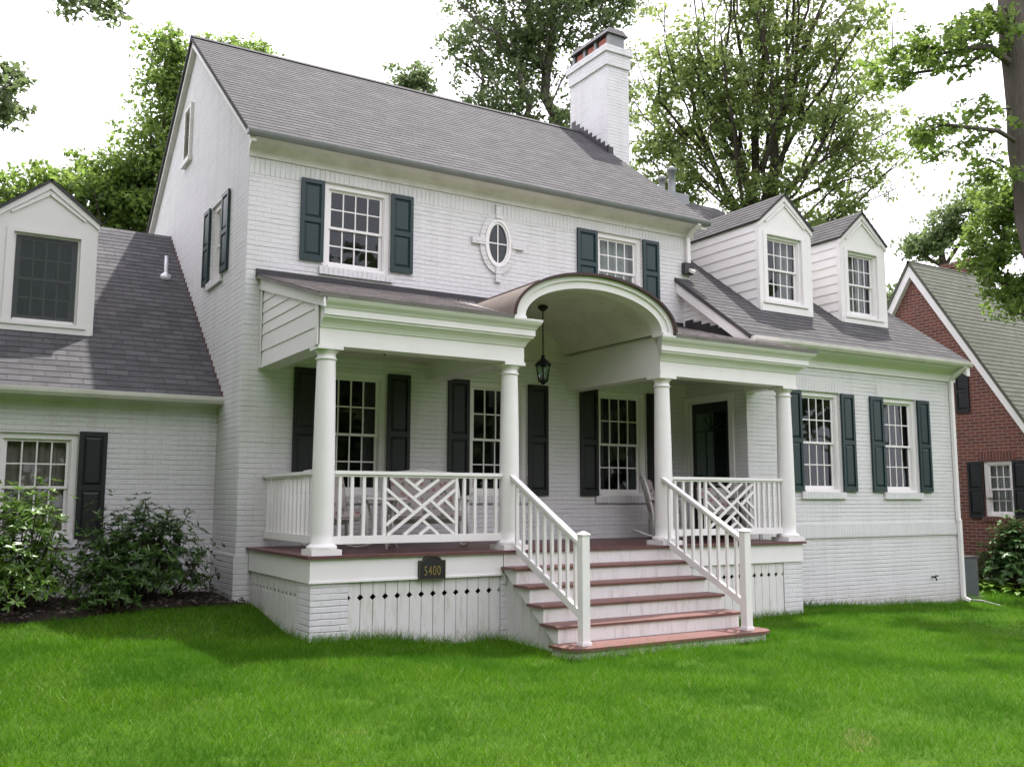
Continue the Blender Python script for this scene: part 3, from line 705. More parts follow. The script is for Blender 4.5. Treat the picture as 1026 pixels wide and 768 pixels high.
# stepped flashing where the pent roof meets the wing flank
mb = MB()
for i in range(7):
    y = -.06 - i * .205; z = 3.635 - .307 * (-y); mb.fb(FWL, -y, -y + .20, z - .12, z + .13, .017, .026)
mb.build('step_flashing', 'flash', H)
# downspouts
def downspout(pts, w=.075, d=.055):
    mb = MB()
    for a, b in zip(pts, pts[1:]): mb.bar(a, b, w, d, up=(0, -1, 0) if abs(a[1] - b[1]) < .3 * abs(a[2] - b[2]) else (0, 0, 1))
    return mb
zg = g1(13.15, -1.55)
downspout([(13.16, WOFF - .34, 3.13), (13.12, WOFF - .045, 2.90), (13.12, WOFF - .045, .26), (13.12, WOFF - .065, .23), (13.12, WOFF - .065, zg + .10), (13.16, WOFF - .17, zg + .05)]).build('downspout', 'trim', H)
downspout([(7.86, -.34, 5.46), (7.84, -.05, 5.28), (7.84, -.05, 4.70), (7.86, -.17, 4.62)]).build('downspout', 'trim', H)
mb = MB(); mb.box(7.72, 7.93, -.10, -.004, 4.60, 4.80); mb.build('flashing', 'flash', H)
mb = MB(); mb.tube([FW.p(12.30, -.77, 0), FW.p(12.30, -.77, .08)], .016); mb.tube([FW.p(12.30, -.77, .07), FW.p(12.30, -.83, .10)], .013); mb.lathe((12.30, WOFF - .10), [(.03, -.755), (.035, -.745), (.03, -.735)], 10); mb.build('hose_tap', 'darkmetal', H)

# ------------------------------------------------------------------ left wing
LP = .79
def lz(y): return 2.03 + LP * (y - .92)
lrz = lambda z: (z - 2.03) / LP + .92
lwin = (-2.76, -1.80, .10, 1.475)
mb = MB(); wallgrid(mb, LW, -5.4, 0, -1.0, 1.98, [lwin]); mb.build('front_wall', 'brick', H)
mb = MB(); mb.fb(LW, -5.4, 0, -1.0, -.10, .0005, .03); mb.build('water_table', 'brick', H)
lw = left(-5.4); mb = MB(); mb.face([lw.p(-9.2, -1), lw.p(-1.224, -1), lw.p(-1.224, 2.1), lw.p(-5.2, 5.3), lw.p(-9.2, 2.1)]); mb.build('gable_wall', 'brick', H)
window(H, LW, *lwin, curtain=('blind', [(0, 1)], 0, 1))
for a, b in ((-3.14, -2.78), (-1.79, -1.445)): shutter(H, LW, a, b, .10, 1.512, 'shutter_black', .47)
mb = MB(); mb.lap((-5.6, .92, 2.03), (-.002, .92, 2.03), (-.002, 5.2, 5.41), (-5.6, 5.2, 5.41), .143, .0065, .05, u0=.1)
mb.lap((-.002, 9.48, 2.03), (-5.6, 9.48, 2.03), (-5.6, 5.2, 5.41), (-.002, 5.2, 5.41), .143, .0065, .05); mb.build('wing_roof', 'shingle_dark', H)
mb = MB(); mb.profx([(1.221, 1.83), (1.20, 1.83), (1.20, 1.90), (1.15, 1.945), (.955, 1.955), (.955, 2.0), (1.221, 2.18)], -5.5, -.003); mb.build('eave_trim', 'trim_old', H)
dormer(-2.885, -1.613, -2.25, 2.07, 2.93, 4.60, 5.10, (-2.675, -1.82, 3.07, 4.33), lrz, ('curtain_grey', [(0, 1)], 0, 1), 'shingle_dark', True)
mb = MB()
for i in range(32):
    y = .95 + i * .133; mb.box(-.014, -.002, y, y + .128, lz(y) - .02, lz(y) + .075)
mb.build('step_flashing', 'rust', H)
vz = lz(3.8); mb = MB(); mb.lathe((-.31, 3.80), [(.10, vz - .06), (.085, vz + .05), (.034, vz + .09), (.030, vz + .10), (.030, vz + .38)], 16); mb.build('vent_pipe', 'galv', H)

# ------------------------------------------------------------------ porch
YF = -2.387; X0 = .17; X1 = 7.898
mb = MB(); mb.box(X0 - .04, X1 + .04, YF - .04, WOFF - .002, -.034, 0); mb.box(X0 - .04, XW - .002, WOFF - .002, -.001, -.034, 0)
mb.build('porch_floor', 'floor', H)
mb = MB()
mb.box(X0, 2.62, YF, YF + .045, -.297, -.035); mb.box(X0, X0 + .045, YF + .045, -.002, -.297, -.035); mb.box(X0 - .012, 2.62, YF - .012, YF + .001, -.297, -.275); mb.build('porch_fascia', 'trim', H); mb = MB()
mb.box(5.35, X1, YF, YF + .045, -.297, -.035); mb.box(X1 - .045, X1, YF + .045, WOFF - .002, -.297, -.035)
mb.build('porch_fascia', 'trim', H)
mb = MB()
for a, b in ((.19, .625), (2.60, 2.80), (7.50, 7.885)): mb = MB(); mb.box(a, b, YF + .02, YF + .42, -1.5, -.298); mb.build('porch_pier', 'brick', H)
def skirt(fr, u0, u1, zb, bw=.148, top=-.298):
    mb = MB(); n = max(1, round((u1 - u0) / bw)); bw = (u1 - u0) / n; g = .004; d = .036; zc = -.475
    for i in range(n):
        a = u0 + i * bw + g; b = u0 + (i + 1) * bw - g; zb_ = zb - .2
        poly = [(a, zb_), (b, zb_), (b, zc - d), (b - d, zc), (b, zc + d), (b, top), (a, top), (a, zc + d), (a + d, zc), (a, zc - d)]
        L_ = [fr.p(*q, 0) for q in poly]
        # split at the waist so each face stays convex
        P = lambda q, w=0: fr.p(q[0], q[1], w)
        for w, rev in ((0, False), (-.02, True)):
            for pl in ([poly[0], poly[1], poly[2], poly[9]], [poly[9], poly[2], poly[3], poly[8]], [poly[8], poly[3], poly[4], poly[7]], [poly[7], poly[4], poly[5], poly[6]]):
                mb.face([P(q, w) for q in (pl[::-1] if rev else pl)])
        for k in range(10): j = (k + 1) % 10; mb.face([P(poly[k]), P(poly[k], -.02), P(poly[j], -.02), P(poly[j])])
    o = mb.build('porch_skirt', 'skirt', H)
    return o
skirt(front(YF + .035), .627, 2.598, -1.15); skirt(front(YF + .035), 5.42, 7.498, -1.15); skirt(left(X0 + .03), .02, 1.965, -1.0)
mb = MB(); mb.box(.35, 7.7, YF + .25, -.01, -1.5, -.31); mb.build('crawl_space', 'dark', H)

COLX = (.37, 2.83, 5.36, 7.805); CY = YF + .2; ZC = 2.358
for x in COLX:
    mb = MB(); n = 18; prof = []
    for i in range(n + 1):
        t = i / n; r = .127 - .020 * max(0, (t - .25) / .75) ** 1.6; prof.append((r, .125 + t * (2.195 - .125)))
    prof = [(.135, .118)] + prof + [(.107, 2.20), (.120, 2.205), (.124, 2.215), (.120, 2.225), (.107, 2.23), (.107, 2.275), (.112, 2.28), (.135, 2.305), (.138, 2.318)]
    mb.lathe((x, CY), prof, 40); col = mb.build('column', 'trim', H)
    mb = MB(); mb.box(x - .175, x + .175, CY - .175, CY + .175, 0, .062); mb.lathe((x, CY), [(.165, .062), (.172, .075), (.172, .09), (.162, .105), (.148, .108), (.146, .115), (.136, .122)], 40); mb.build('base', 'trim', col)
    mb = MB(); mb.box(x - .15, x + .15, CY - .15, CY + .15, 2.318, ZC - .0005); mb.build('capital', 'trim', col)

# entablature: classical profile; o = projection outward from beam face
PRO = [(0, ZC), (0, 2.555), (.016, 2.562), (.022, 2.578), (.045, 2.615), (.085, 2.648), (.115, 2.660), (.118, 2.668), (.118, 2.684), (.138, 2.688), (.138, 2.762), (.150, 2.768), (.165, 2.79), (.205, 2.825), (.228, 2.858), (.234, 2.875), (.234, 2.888)]
BF = YF + .06                                       # beam face y
def sweep(mb, path):
    """path: list of ((x,y), (nx,ny)) with mitred outward directions; profile swept along"""
    rows = [[(p[0] + d[0] * o, p[1] + d[1] * o, z) for o, z in PRO] for p, d in path]
    for a, b in zip(rows, rows[1:]):
        for k in range(len(PRO) - 1): mb.face([a[k], b[k], b[k + 1], a[k + 1]])
    return rows
mb = MB()
rw = sweep(mb, [((.235, BF), (0, -1)), ((2.965, BF), (.62, -1)), ((2.965, BF + .18), (.62, 0))]); mb.face([q for q in rw[0]] + [(.235, BF + .1, 2.888), (.235, BF + .1, ZC)])
mb.box(.236, 2.964, BF + .001, BF + .25, ZC, 2.70); mb.box(2.70, 2.964, BF + .25, -.002, ZC + .001, 2.925); mb.box(2.70, 2.964, BF + .002, BF + .25, 2.70, 2.925)
mb.box(.236, .47, BF + .25, -.002, ZC + .001, 2.60); mb.box(.235, 3.08, BF - .233, BF + .02, 2.880, 2.8875); mb.build('entablature', 'trim', H)
mb = MB()
rw2 = sweep(mb, [((5.222, BF), (-.62, -1)), ((7.95, BF), (1, -1)), ((7.95, WOFF - .002), (1, 0))]); mb.face([q for q in rw2[0]] + [(5.222, BF + .1, 2.888), (5.222, BF + .1, ZC)])
mb.box(5.223, 7.949, BF + .001, BF + .25, ZC, 2.70); mb.box(5.223, 5.49, BF + .25, -.002, ZC + .001, 2.925); mb.box(5.223, 5.49, BF + .002, BF + .25, 2.70, 2.925)
mb.box(7.71, 7.949, BF + .25, WOFF - .003, ZC + .001, 2.60); mb.box(5.222, 8.18, BF - .233, BF + .02, 2.880, 2.8875); mb.build('entablature', 'trim', H)
mb = MB(); mb.box(.47, 2.70, BF + .25, -.002, 2.61, 2.63); mb.build('porch_ceiling', 'trim_old', H); mb = MB(); mb.box(5.49, XW - .002, BF + .25, -.002, 2.61, 2.63); mb.box(XW - .002, 7.949, BF + .25, WOFF - .003, 2.61, 2.63); mb.build('porch_ceiling', 'trim_old', H)

# pent roof (cut around the barrel vault) and its gable end
EY = BF - .245; EZ = 2.905; PS = (3.635 - EZ) / (0 - EY)
pz = lambda y: EZ + PS * (y - EY)
AX = 4.0; AO = (1.325, .665); AI = (1.12, .475); AZ = 2.925; AYF = -2.50
oz = lambda x: AZ + AO[1] * math.sqrt(max(0, 1 - ((x - AX) / AO[0]) ** 2))
mb = MB()
mb.lap((.134, EY, EZ), (AX - AO[0], EY, EZ), (AX - AO[0], -.002, 3.635), (.134, -.002, 3.635), .16, .011, .04)
mb.lap((AX + AO[0], EY, EZ), (XW - .02, EY, EZ), (XW - .02, -.002, 3.635), (AX + AO[0], -.002, 3.635), .16, .011, .04, u0=5.2)
mb.lap((XW - .02, EY, EZ), (8.20, EY, EZ), (8.20, WOFF - .002, pz(WOFF)), (XW - .02, WOFF - .002, pz(WOFF)), .16, .011, .04, u0=7.6)
nn = 40; xsv = [AX - AO[0] * math.cos(math.pi * i / nn) for i in range(nn + 1)]
for a, b in zip(xsv, xsv[1:]):
    ya = min(-.003, (oz(a) - EZ) / PS + EY - .03); yb = min(-.003, (oz(b) - EZ) / PS + EY - .03)
    mb.lap((a, ya, pz(ya)), (b, yb, pz(yb)), (b, -.002, 3.635), (a, -.002, 3.635), .16, .008, .02, u0=a)
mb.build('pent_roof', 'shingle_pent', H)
mb = MB(); mb.profx([(-.004, 3.60), (-.14, 3.60), (-.14, 3.612), (-.016, 3.66), (-.016, 3.72), (-.004, 3.72)], .134, XW - .03); mb.build('flashing', 'flash', H)
PE = left(.235); mb = MB()
mb.lap(PE.p(.0, 2.36), PE.p(2.32, 2.36), PE.p(2.32, 2.80), PE.p(0, 2.80), .25, .014, .02)
mb.lap(PE.p(.0, 2.80), PE.p(2.32, 2.80), PE.p(.02, 3.55), PE.p(0, 3.55), .25, .014, .02)
mb.build('siding', 'trim', H)
mb = MB(); mb.profx([(EY + .02, EZ - .15), (EY + .02, EZ - .042), (-.003, 3.635 - .042), (-.003, 3.635 - .20)], .19, .217)
mb.fb(PE, .002, .09, 2.36, 3.46, .018, .03); mb.fb(PE, 2.22, 2.325, 2.36, 2.90, .018, .03)
mb.build('rake_board', 'trim', H)

# barrel vault over the steps
na = 48
def arc(a, b, t): return (AX - a * math.cos(math.pi * t), AZ + b * math.sin(math.pi * t))
mb = MB(); P3 = lambda q, y: (q[0], y, q[1])
for i in range(na):
    t0, t1 = i / na, (i + 1) / na
    o0, o1 = arc(AO[0] - .03, AO[1] - .03, t0), arc(AO[0] - .03, AO[1] - .03, t1); i0, i1 = arc(*AI, t0), arc(*AI, t1); m0, m1 = arc(1.225, .575, t0), arc(1.225, .575, t1)
    mb.face([P3(i0, AYF), P3(i1, AYF), P3(m1, AYF), P3(m0, AYF)]); mb.face([P3(m0, AYF - .0), P3(m1, AYF), P3(m1, AYF - .03), P3(m0, AYF - .03)], smooth=True)
    mb.face([P3(m0, AYF - .03), P3(m1, AYF - .03), P3(o1, AYF - .03), P3(o0, AYF - .03)])
    mb.face([P3(i1, AYF), P3(i0, AYF), P3(i0, AYF + .22), P3(i1, AYF + .22)], smooth=True); mb.face([P3(i1, AYF + .22), P3(i0, AYF + .22), P3(o0, AYF + .22), P3(o1, AYF + .22)])
    mb.face([P3(o0, AYF - .03), P3(o1, AYF - .03), P3(o1, AYF + .22), P3(o0, AYF + .22)], smooth=True)
for s in (-1, 1):
    xa, xb = (AX + s * AI[0], AX + s * (AO[0] - .03)); mb.box(min(xa, xb), max(xa, xb), AYF - .03, AYF + .22, 2.886, AZ)
mb.build('arch_fascia', 'trim', H)
mb = MB(); pts = []
for i in range(na):
    q0, q1 = arc(AI[0] + .02, AI[1] + .02, i / na), arc(AI[0] + .02, AI[1] + .02, (i + 1) / na)
    mb.face([P3(q1, AYF + .22), P3(q0, AYF + .22), P3(q0, -.02), P3(q1, -.02)], smooth=True)
mb.face([P3(arc(AI[0] + .02, AI[1] + .02, i / na), -.02) for i in range(na + 1)][::-1]); mb.build('vault_ceiling', 'trim_old', H)
mb = MB(); mb.box(2.964, 5.223, -.045, -.021, 2.80, 2.925); mb.box(2.86, 2.97, AYF + .22, -.02, 2.926, 2.95); mb.box(5.2, 5.22, AYF + .22, -.046, 2.90, 2.93); mb.build('vault_moulding', 'trim_old', H)
mb = MB()
for i in range(na):
    a, b = arc(*AO, i / na), arc(*AO, (i + 1) / na); c, d = arc(AO[0] - .028, AO[1] - .028, i / na), arc(AO[0] - .028, AO[1] - .028, (i + 1) / na)
    mb.face([P3(a, AYF - .06), P3(b, AYF - .06), P3(b, -.004), P3(a, -.004)], smooth=True); mb.face([P3(c, AYF - .06), P3(d, AYF - .06), P3(b, AYF - .06), P3(a, AYF - .06)])
    mb.face([P3(d, AYF - .06), P3(c, AYF - .06), P3(c, AYF - .031), P3(d, AYF - .031)], smooth=True)
    if i % 12 == 0 and 0 < i:
        mb.bar(P3(arc(AO[0] + .008, AO[1] + .008, i / na), AYF - .06), P3(arc(AO[0] + .008, AO[1] + .008, i / na), -.01), .012, .02)
br_ = mb.build('barrel_roof', 'copper', H)
mb = MB()
for i in range(na):
    o0, o1 = (arc(AO[0] + .010, AO[1] + .010, q / na) for q in (i, i + 1)); i0, i1 = (arc(AO[0] - .026, AO[1] - .026, q / na) for q in (i, i + 1)); ya, yb = AYF - .085, AYF - .062
    mb.face([P3(i0, ya), P3(i1, ya), P3(o1, ya), P3(o0, ya)][::-1]); mb.face([P3(o0, ya), P3(o1, ya), P3(o1, yb), P3(o0, yb)], smooth=True); mb.face([P3(i1, ya), P3(i0, ya), P3(i0, yb), P3(i1, yb)], smooth=True)
mb.build('drip_edge', 'copper_dark', br_)

# railings
LAT = [((320, 195), (680, 515)), ((680, 200), (310, 515)), ((400, 195), (497, 275)), ((500, 198), (460, 235)), ((590, 198), (455, 305)), ((300, 255), (450, 390)), ((300, 330), (365, 388)), ((300, 460), (412, 360)),
       ((545, 320), (690, 450)), ((690, 258), (585, 347)), ((625, 315), (690, 375)), ((540, 393), (400, 515)), ((500, 433), (590, 515)), ((540, 470), (485, 515))]
def railing(fr, u0, u1, panel=None, nl=4, nr=4, nb=0, w=0):
    mb = MB(); mb.fb(fr, u0, u1, .905, .945, w - .045, w + .045); mb.fb(fr, u0, u1, .878, .905, w - .022, w + .022); r = mb.build('railing', 'trim', H)
    mb = MB(); mb.fb(fr, u0, u1, .115, .205, w - .025, w + .025); mb.build('bottom_rail', 'trim', r)
    pos = []
    if panel:
        a, b = panel; pos += [u0 + (a - u0) * (i + .55) / (nl + .3) for i in range(nl)] + [b + (u1 - b) * (i + .75) / (nr + .3) for i in range(nr)]
        z0, z1 = .205, .878; d = MB()
        for u in (a, b): d.fb(fr, u - .02, u + .02, z0, z1, w - .02, w + .02)
        for (ax, ay), (bx, by) in LAT:
            f = lambda x, y: (a + (b - a) * (x - 290) / 402, z0 + (z1 - z0) * (515 - y) / 325)
            p, q = f(ax, ay), f(bx, by)
            p = (min(max(p[0], a + .02), b - .02), min(p[1], z1)); q = (min(max(q[0], a + .02), b - .02), max(q[1], z0))
            k = .014 if (ay - by) * (ax - bx) > 0 else .0155
            d.bar(fr.p(*p, w), fr.p(*q, w), .034, 2 * k, up=fr.N)
        d.build('lattice_panel', 'trim', r)
    else: pos = [u0 + (u1 - u0) * (i + .7) / (nb + .4) for i in range(nb)]
    for u in pos:
        d = MB(); d.fb(fr, u - .018, u + .018, .205, .878, w - .018, w + .018); d.build('baluster', 'trim', r)
RY_ = front(CY)
railing(RY_, .49, 2.71, (1.12, 2.07), 4, 4); railing(RY_, 5.48, 7.69, (6.14, 7.11), 4, 5); railing(left(.37), .01, 2.07, None, nb=13)

# steps
TR = .294; RI = .193; SX0, SX1 = 2.66, 5.34
yn = lambda i: YF - .04 - TR * i                      # nosing of tread i (0 = porch edge)
st = MB()
Y5 = -4.03
for i in range(1, 5):
    r_ = .015; st.box(SX0 - .075, SX1 + .06, yn(i), yn(i - 1) + .025, -RI * i - .034, -RI * i)
tr_o = None
stairs = MB()
for i in range(0, 5): stairs.box(SX0, SX1, yn(i) + .03 + .0, yn(i) + .055, -RI * (i + 1) + (.0005 if i < 4 else -.0), -RI * i - .0345)
ST = stairs.build('stairs', 'riser', H)
for i in range(1, 5):
    mb = MB(); y0, y1 = yn(i), yn(i - 1) + .029; z = -RI * i; x0, x1 = SX0 - .075, SX1 + .055
    mb.profx([(y0 + .004, z - .034), (y1, z - .034), (y1, z), (y0 + .012, z), (y0, z - .010), (y0, z - .026)][::-1], x0, x1); mb.build('tread', 'tread', ST)
def rounded(x0, x1, y0, y1, z0, z1, r, mb):
    pts = [(x1, y1), (x0, y1)]
    for k in range(9): a = math.pi + (math.pi / 2) * k / 8; pts.append((x0 + r + r * math.cos(a), y0 + r + r * math.sin(a)))
    for k in range(9): a = 1.5 * math.pi + (math.pi / 2) * k / 8; pts.append((x1 - r + r * math.cos(a), y0 + r + r * math.sin(a)))
    mb.prism([Vector((x, y, z1)) for x, y in pts], (0, 0, z1 - z0))
mb = MB(); rounded(2.50, 5.56, Y5, yn(4) + .029, -RI * 5 - .034, -RI * 5, .22, mb); mb.build('tread', 'tread', ST)
mb = MB(); rounded(2.54, 5.52, Y5 + .035, yn(4) + .02, -1.4, -RI * 5 - .0345, .20, mb); mb.build('bottom_riser', 'riser', ST)
for x0, x1 in ((SX0 - .03, SX0 - .0005), (SX1 + .0005, SX1 + .03)):   # closed stringers with a boarded side below
    mb = MB(); n = 5; fr = left(x0)
    for i in range(0, 5):
        ya, yb = yn(i) + .03, yn(i + 1) + .03; zt = -RI * (i + 1) - .0345 + (0 if i < 4 else 0)
        z0a = -RI * (i + 1) - .30; 
        mb.profx([(yb, zt - .22 - (.0 if i < 4 else -.0)), (ya, zt - .22 + RI), (ya, zt), (yb, zt)], x0, x1)
    mb.profx([(yn(0) + .03, -.40), (yn(0) + .03, -.035), (YF + .02, -.035), (YF + .02, -.40)][::-1], x0 + .001, x1 - .001)
    mb.build('stringer', 'trim', ST)
n = 8; ya0, yb0 = YF + .03, yn(5) + .03
for x0, x1 in ((SX0 + .025, SX0 + .04), (SX1 - .04, SX1 - .025)):
    mb = MB()
    for i in range(n):
        a = ya0 + (yb0 - ya0) * i / n; b = ya0 + (yb0 - ya0) * (i + 1) / n; f = lambda y: max(-1.39, -.20 - (yn(0) + .03 - y) * RI / TR)
        mb.profx([(b + .004, -1.4), (a - .004, -1.4), (a - .004, f(a)), (b + .004, f(b))], x0, x1)
    mb.build('stair_side', 'skirt', ST)
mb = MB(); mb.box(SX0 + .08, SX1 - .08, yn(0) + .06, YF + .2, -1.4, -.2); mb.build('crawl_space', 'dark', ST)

for px in (2.757, 5.215):                            # stair railings with newels
    xc = px + .05; zb = -RI * 5
    mb = MB(); a = Vector((xc, CY - .10, .915)); b = Vector((xc, -3.775, .135))
    d = (b - a)
    mb.bar(a, b, .075, .036); mb.bar(a - Vector((0, 0, .032)), b - Vector((0, 0, .032)), .04, .032); r = mb.build('stair_railing', 'trim', H)
    mb = MB(); mb.bar(a - Vector((0, 0, .845)), b - Vector((0, 0, .785)), .045, .085); mb.build('bottom_rail', 'trim', r)
    mb = MB(); mb.box(px, px + .10, -3.87, -3.77, zb, .225); mb.box(px - .012, px + .112, -3.882, -3.758, zb + .0005, zb + .035); mb.box(px - .010, px + .110, -3.880, -3.760, .225, .238)
    q = [(px - .010, -3.880, .238), (px + .11, -3.880, .238), (px + .11, -3.76, .238), (px - .01, -3.76, .238)]; top = (xc, -3.82, .275)
    for k in range(4): mb.face([q[k], q[(k + 1) % 4], top])
    mb.build('newel_post', 'trim', r)
    nb = 9
    for i in range(nb):
        t = (i + .75) / (nb + .45); p = a + d * t; lo = .845 + (.785 - .845) * t
        m2 = MB(); m2.box(p.x - .017, p.x + .017, p.y - .017, p.y + .017, p.z - lo + .035, p.z - .035); m2.build('baluster', 'trim', r)

# ------------------------------------------------------------------ things on the porch
pq = thing('house_number_plaque', 'small black arched house number plaque reading 5400 on the porch fascia', 'sign', (1.645, YF, -.2))
def plaque_poly(w, zt, zb, rise):
    pts = [(-w, zb), (w, zb), (w, zt)]
    pts += [(w * .72, zt), (w * .66, zt + .015)]
    for k in range(9): a = math.pi * k / 8; pts.append((w * .62 * math.cos(a), zt + .02 + rise * math.sin(a)))
    pts += [(-w * .66, zt + .015), (-w * .72, zt), (-w, zt)]
    return pts
fr = Fr((1.645, YF, 0), (1, 0, 0), (0, -1, 0))
mb = MB(); mb.prism([fr.p(u, v, .026) for u, v in plaque_poly(.175, -.085, -.312, .035)], fr.N * .025); pb = mb.build('plate', 'plaque', pq)
mb = MB(); o = plaque_poly(.175, -.085, -.312, .035)
for a, b in zip(o, o[1:] + o[:1]): mb.bar(fr.p(a[0] * .95, -.19 + (a[1] + .19) * .94, .028), fr.p(b[0] * .95, -.19 + (b[1] + .19) * .94, .028), .010, .010)
mb.build('raised_rim', 'bronze', pq)
fc = bpy.data.curves.new('numerals', 'FONT'); fc.body = '5400'; fc.size = .165; fc.align_x = 'CENTER'; fc.extrude = .003; fc.offset = -.004; fc.space_character = 1.15
fo = bpy.data.objects.new('tmp_text', fc); C.objects.link(fo); bpy.context.view_layer.update()
dg = bpy.context.evaluated_depsgraph_get(); nm = bpy.data.meshes.new_from_object(fo.evaluated_get(dg)); bpy.data.objects.remove(fo)
nm.name = 'numerals'; nm.materials.clear(); nm.materials.append(M['gold'])
no = bpy.data.objects.new('numerals', nm); C.objects.link(no); no.parent = pq; no.rotation_euler = (R(90), 0, 0); no.scale = (.60, .95, 1); no.location = (0, -.029, -.058)

ln = thing('porch_lantern', 'black iron lantern hanging on a chain under the arched porch vault', 'lantern', (3.99, -1.2, 2.27))
mb = MB(); mb.lathe((3.99, -1.2), [(.02, 3.33), (.07, 3.37), (.075, 3.40)], 20); mb.build('ceiling_rose', 'iron', ln)
mb = MB(); mb.tube([(3.99, -1.2, 3.34), (3.99, -1.2, 3.02)], .009)
for i in range(10):
    z = 3.02 - i * .034; d = (1, 0) if i % 2 else (0, 1)
    mb.tube([(3.99 + d[0] * .014 * math.cos(t), -1.2 + d[1] * .014 * math.cos(t), z - .01 + .022 * math.sin(t)) for t in np.linspace(0, 2 * math.pi, 9)], .0045, 6)
mb.build('chain', 'iron', ln)
mb = MB(); mb.lathe((3.99, -1.2), [(.015, 2.69), (.03, 2.675), (.03, 2.64), (.05, 2.625), (.125, 2.555), (.135, 2.54), (.12, 2.532)], 6); mb.lathe((3.99, -1.2), [(.075, 2.30), (.08, 2.312), (.05, 2.29), (.02, 2.26)][::-1], 6)
for k in range(6):
    a = k * math.pi / 3; mb.tube([(3.99 + .108 * math.cos(a), -1.2 + .108 * math.sin(a), 2.535), (3.99 + .072 * math.cos(a), -1.2 + .072 * math.sin(a), 2.305)], .008, 6)
mb.build('cage', 'iron', ln)
mb = MB(); mb.lathe((3.99, -1.2), [(.062, 2.315), (.098, 2.53)], 6); mb.build('glass_pane', 'glass', ln)
mb = MB()
for k in range(3): a = k * 2.1; mb.tube([(3.99 + .025 * math.cos(a), -1.2 + .025 * math.sin(a), 2.33), (3.99 + .025 * math.cos(a), -1.2 + .025 * math.sin(a), 2.44)], .010, 8)
mb.build('candle', 'lampglass', ln)
cl = thing('ceiling_light', 'round frosted ceiling light with dark finial under the left porch ceiling', 'lamp', (1.52, -1.2, 2.5))
mb = MB(); mb.lathe((1.52, -1.2), [(.03, 2.515), (.10, 2.53), (.15, 2.565), (.165, 2.585)], 24); mb.build('bowl', 'lampglass', cl)
mb = MB(); mb.lathe((1.52, -1.2), [(.17, 2.585), (.175, 2.60), (.165, 2.6095)], 24); mb.lathe((1.52, -1.2), [(.004, 2.48), (.014, 2.495), (.02, 2.514)], 12); mb.build('rim', 'iron', cl)

def rocking_chair(label, loc, rot, width, wood='wicker', group=None, cushion='floral', high=.98, name='rocking_chair', tag='chair'):
    t = thing(name, label, tag, (0, 0, 0), group); w = width / 2
    for s in (-1, 1):
        x = s * w
        mb = MB(); mb.tube([(x, -.42 + .05 * k * 2, .02 + .10 * ((k - 4.0) / 4.6) ** 2) for k in range(10)], .017, 8); mb.build('runner', wood, t)
        mb = MB(); mb.tube([(x, -.26, .05), (x, -.25, .40), (x, -.25, .62)], .019, 8); mb.build('leg', wood, t)
        mb = MB(); mb.tube([(x, .20, .05), (x, .20, .40), (x, .26, .70), (x * .96, .34, high)], .019, 8); mb.build('leg', wood, t)
        mb = MB(); mb.box(x - .035, x + .035, -.32, .26, .62, .645); mb.build('armrest', wood, t)
    mb = MB()
    for k in range(7): y = -.25 + k * .07; mb.box(-w + .015, w - .015, y, y + .055, .375 - .012 * k, .393 - .012 * k)
    mb.build('seat', wood, t)
    mb = MB(); n = max(5, int(width / .09))
    for k in range(n + 1):
        x = -w + .03 + (width - .06) * k / n; mb.tube([(x, .20, .42), (x, .27, .70), (x, .335, high - .04)], .009, 6)
    mb.tube([(-w * .98, .337, high - .02), (0, .345, high + .03), (w * .98, .337, high - .02)], .022, 8); mb.build('backrest', wood, t)
    if cushion:
        mb = MB()
        mb.hexa([(-w + .03, -.27, .40), (w - .03, -.27, .40), (w - .03, .17, .335), (-w + .03, .17, .335), (-w + .05, -.25, .475), (w - .05, -.25, .475), (w - .05, .16, .42), (-w + .05, .16, .42)])
        mb.hexa([(-w + .04, .09, .42), (w - .04, .09, .42), (w - .04, .185, .44), (-w + .04, .185, .44), (-w + .06, .215, high - .05), (w - .06, .215, high - .05), (w - .06, .30, high - .03), (-w + .06, .30, high - .03)])
        mb.build('cushion', cushion, t)
    t.location = loc; t.rotation_euler = (0, 0, rot)
    return t
rocking_chair('white rocking chair with floral pad behind the railing beside the left corner column', (.95, -1.1, 0), R(12), .56)
rocking_chair('wide white rocking bench with floral cushions behind the left lattice railing', (2.18, -1.15, 0), R(-14), 1.0, name='rocking_bench', tag='bench')
rocking_chair('white rocking chair with floral pad half hidden behind the column right of the steps', (6.68, -.62, 0), R(58), .50)
rocking_chair('dark metal porch chair with floral cushion behind the right railing near the door', (6.95, -1.55, 0), R(-25), .58, 'darkmetal', high=.84, name='porch_chair')
tb = thing('side_table', 'small round white table between the chairs behind the left railing', 'table', (1.52, -1.25, 0))
mb = MB(); mb.lathe((1.52, -1.25), [(.28, .60), (.30, .61), (.30, .63), (.28, .64)], 28); mb.build('tabletop', 'wicker', tb)
for k in range(3):
    a = k * 2.1 + .3; mb = MB(); mb.tube([(1.52 + .22 * math.cos(a), -1.25 + .22 * math.sin(a), .60), (1.52 + .13 * math.cos(a), -1.25 + .13 * math.sin(a), .3), (1.52 + .24 * math.cos(a), -1.25 + .24 * math.sin(a), .0)], .014, 8); mb.build('leg', 'wicker', tb)
ps = thing('plant_stand', 'slim white stand on the porch against the wing brick corner by the door', 'stand', (7.55, -1.62, 0))
mb = MB(); mb.box(7.38, 7.72, -1.76, -1.50, .93, .965); mb.build('tabletop', 'wicker', ps)
for x in (7.41, 7.69):
    for y in (-1.73, -1.53): mb = MB(); mb.box(x - .015, x + .015, y - .015, y + .015, 0, .93); mb.build('leg', 'wicker', ps)

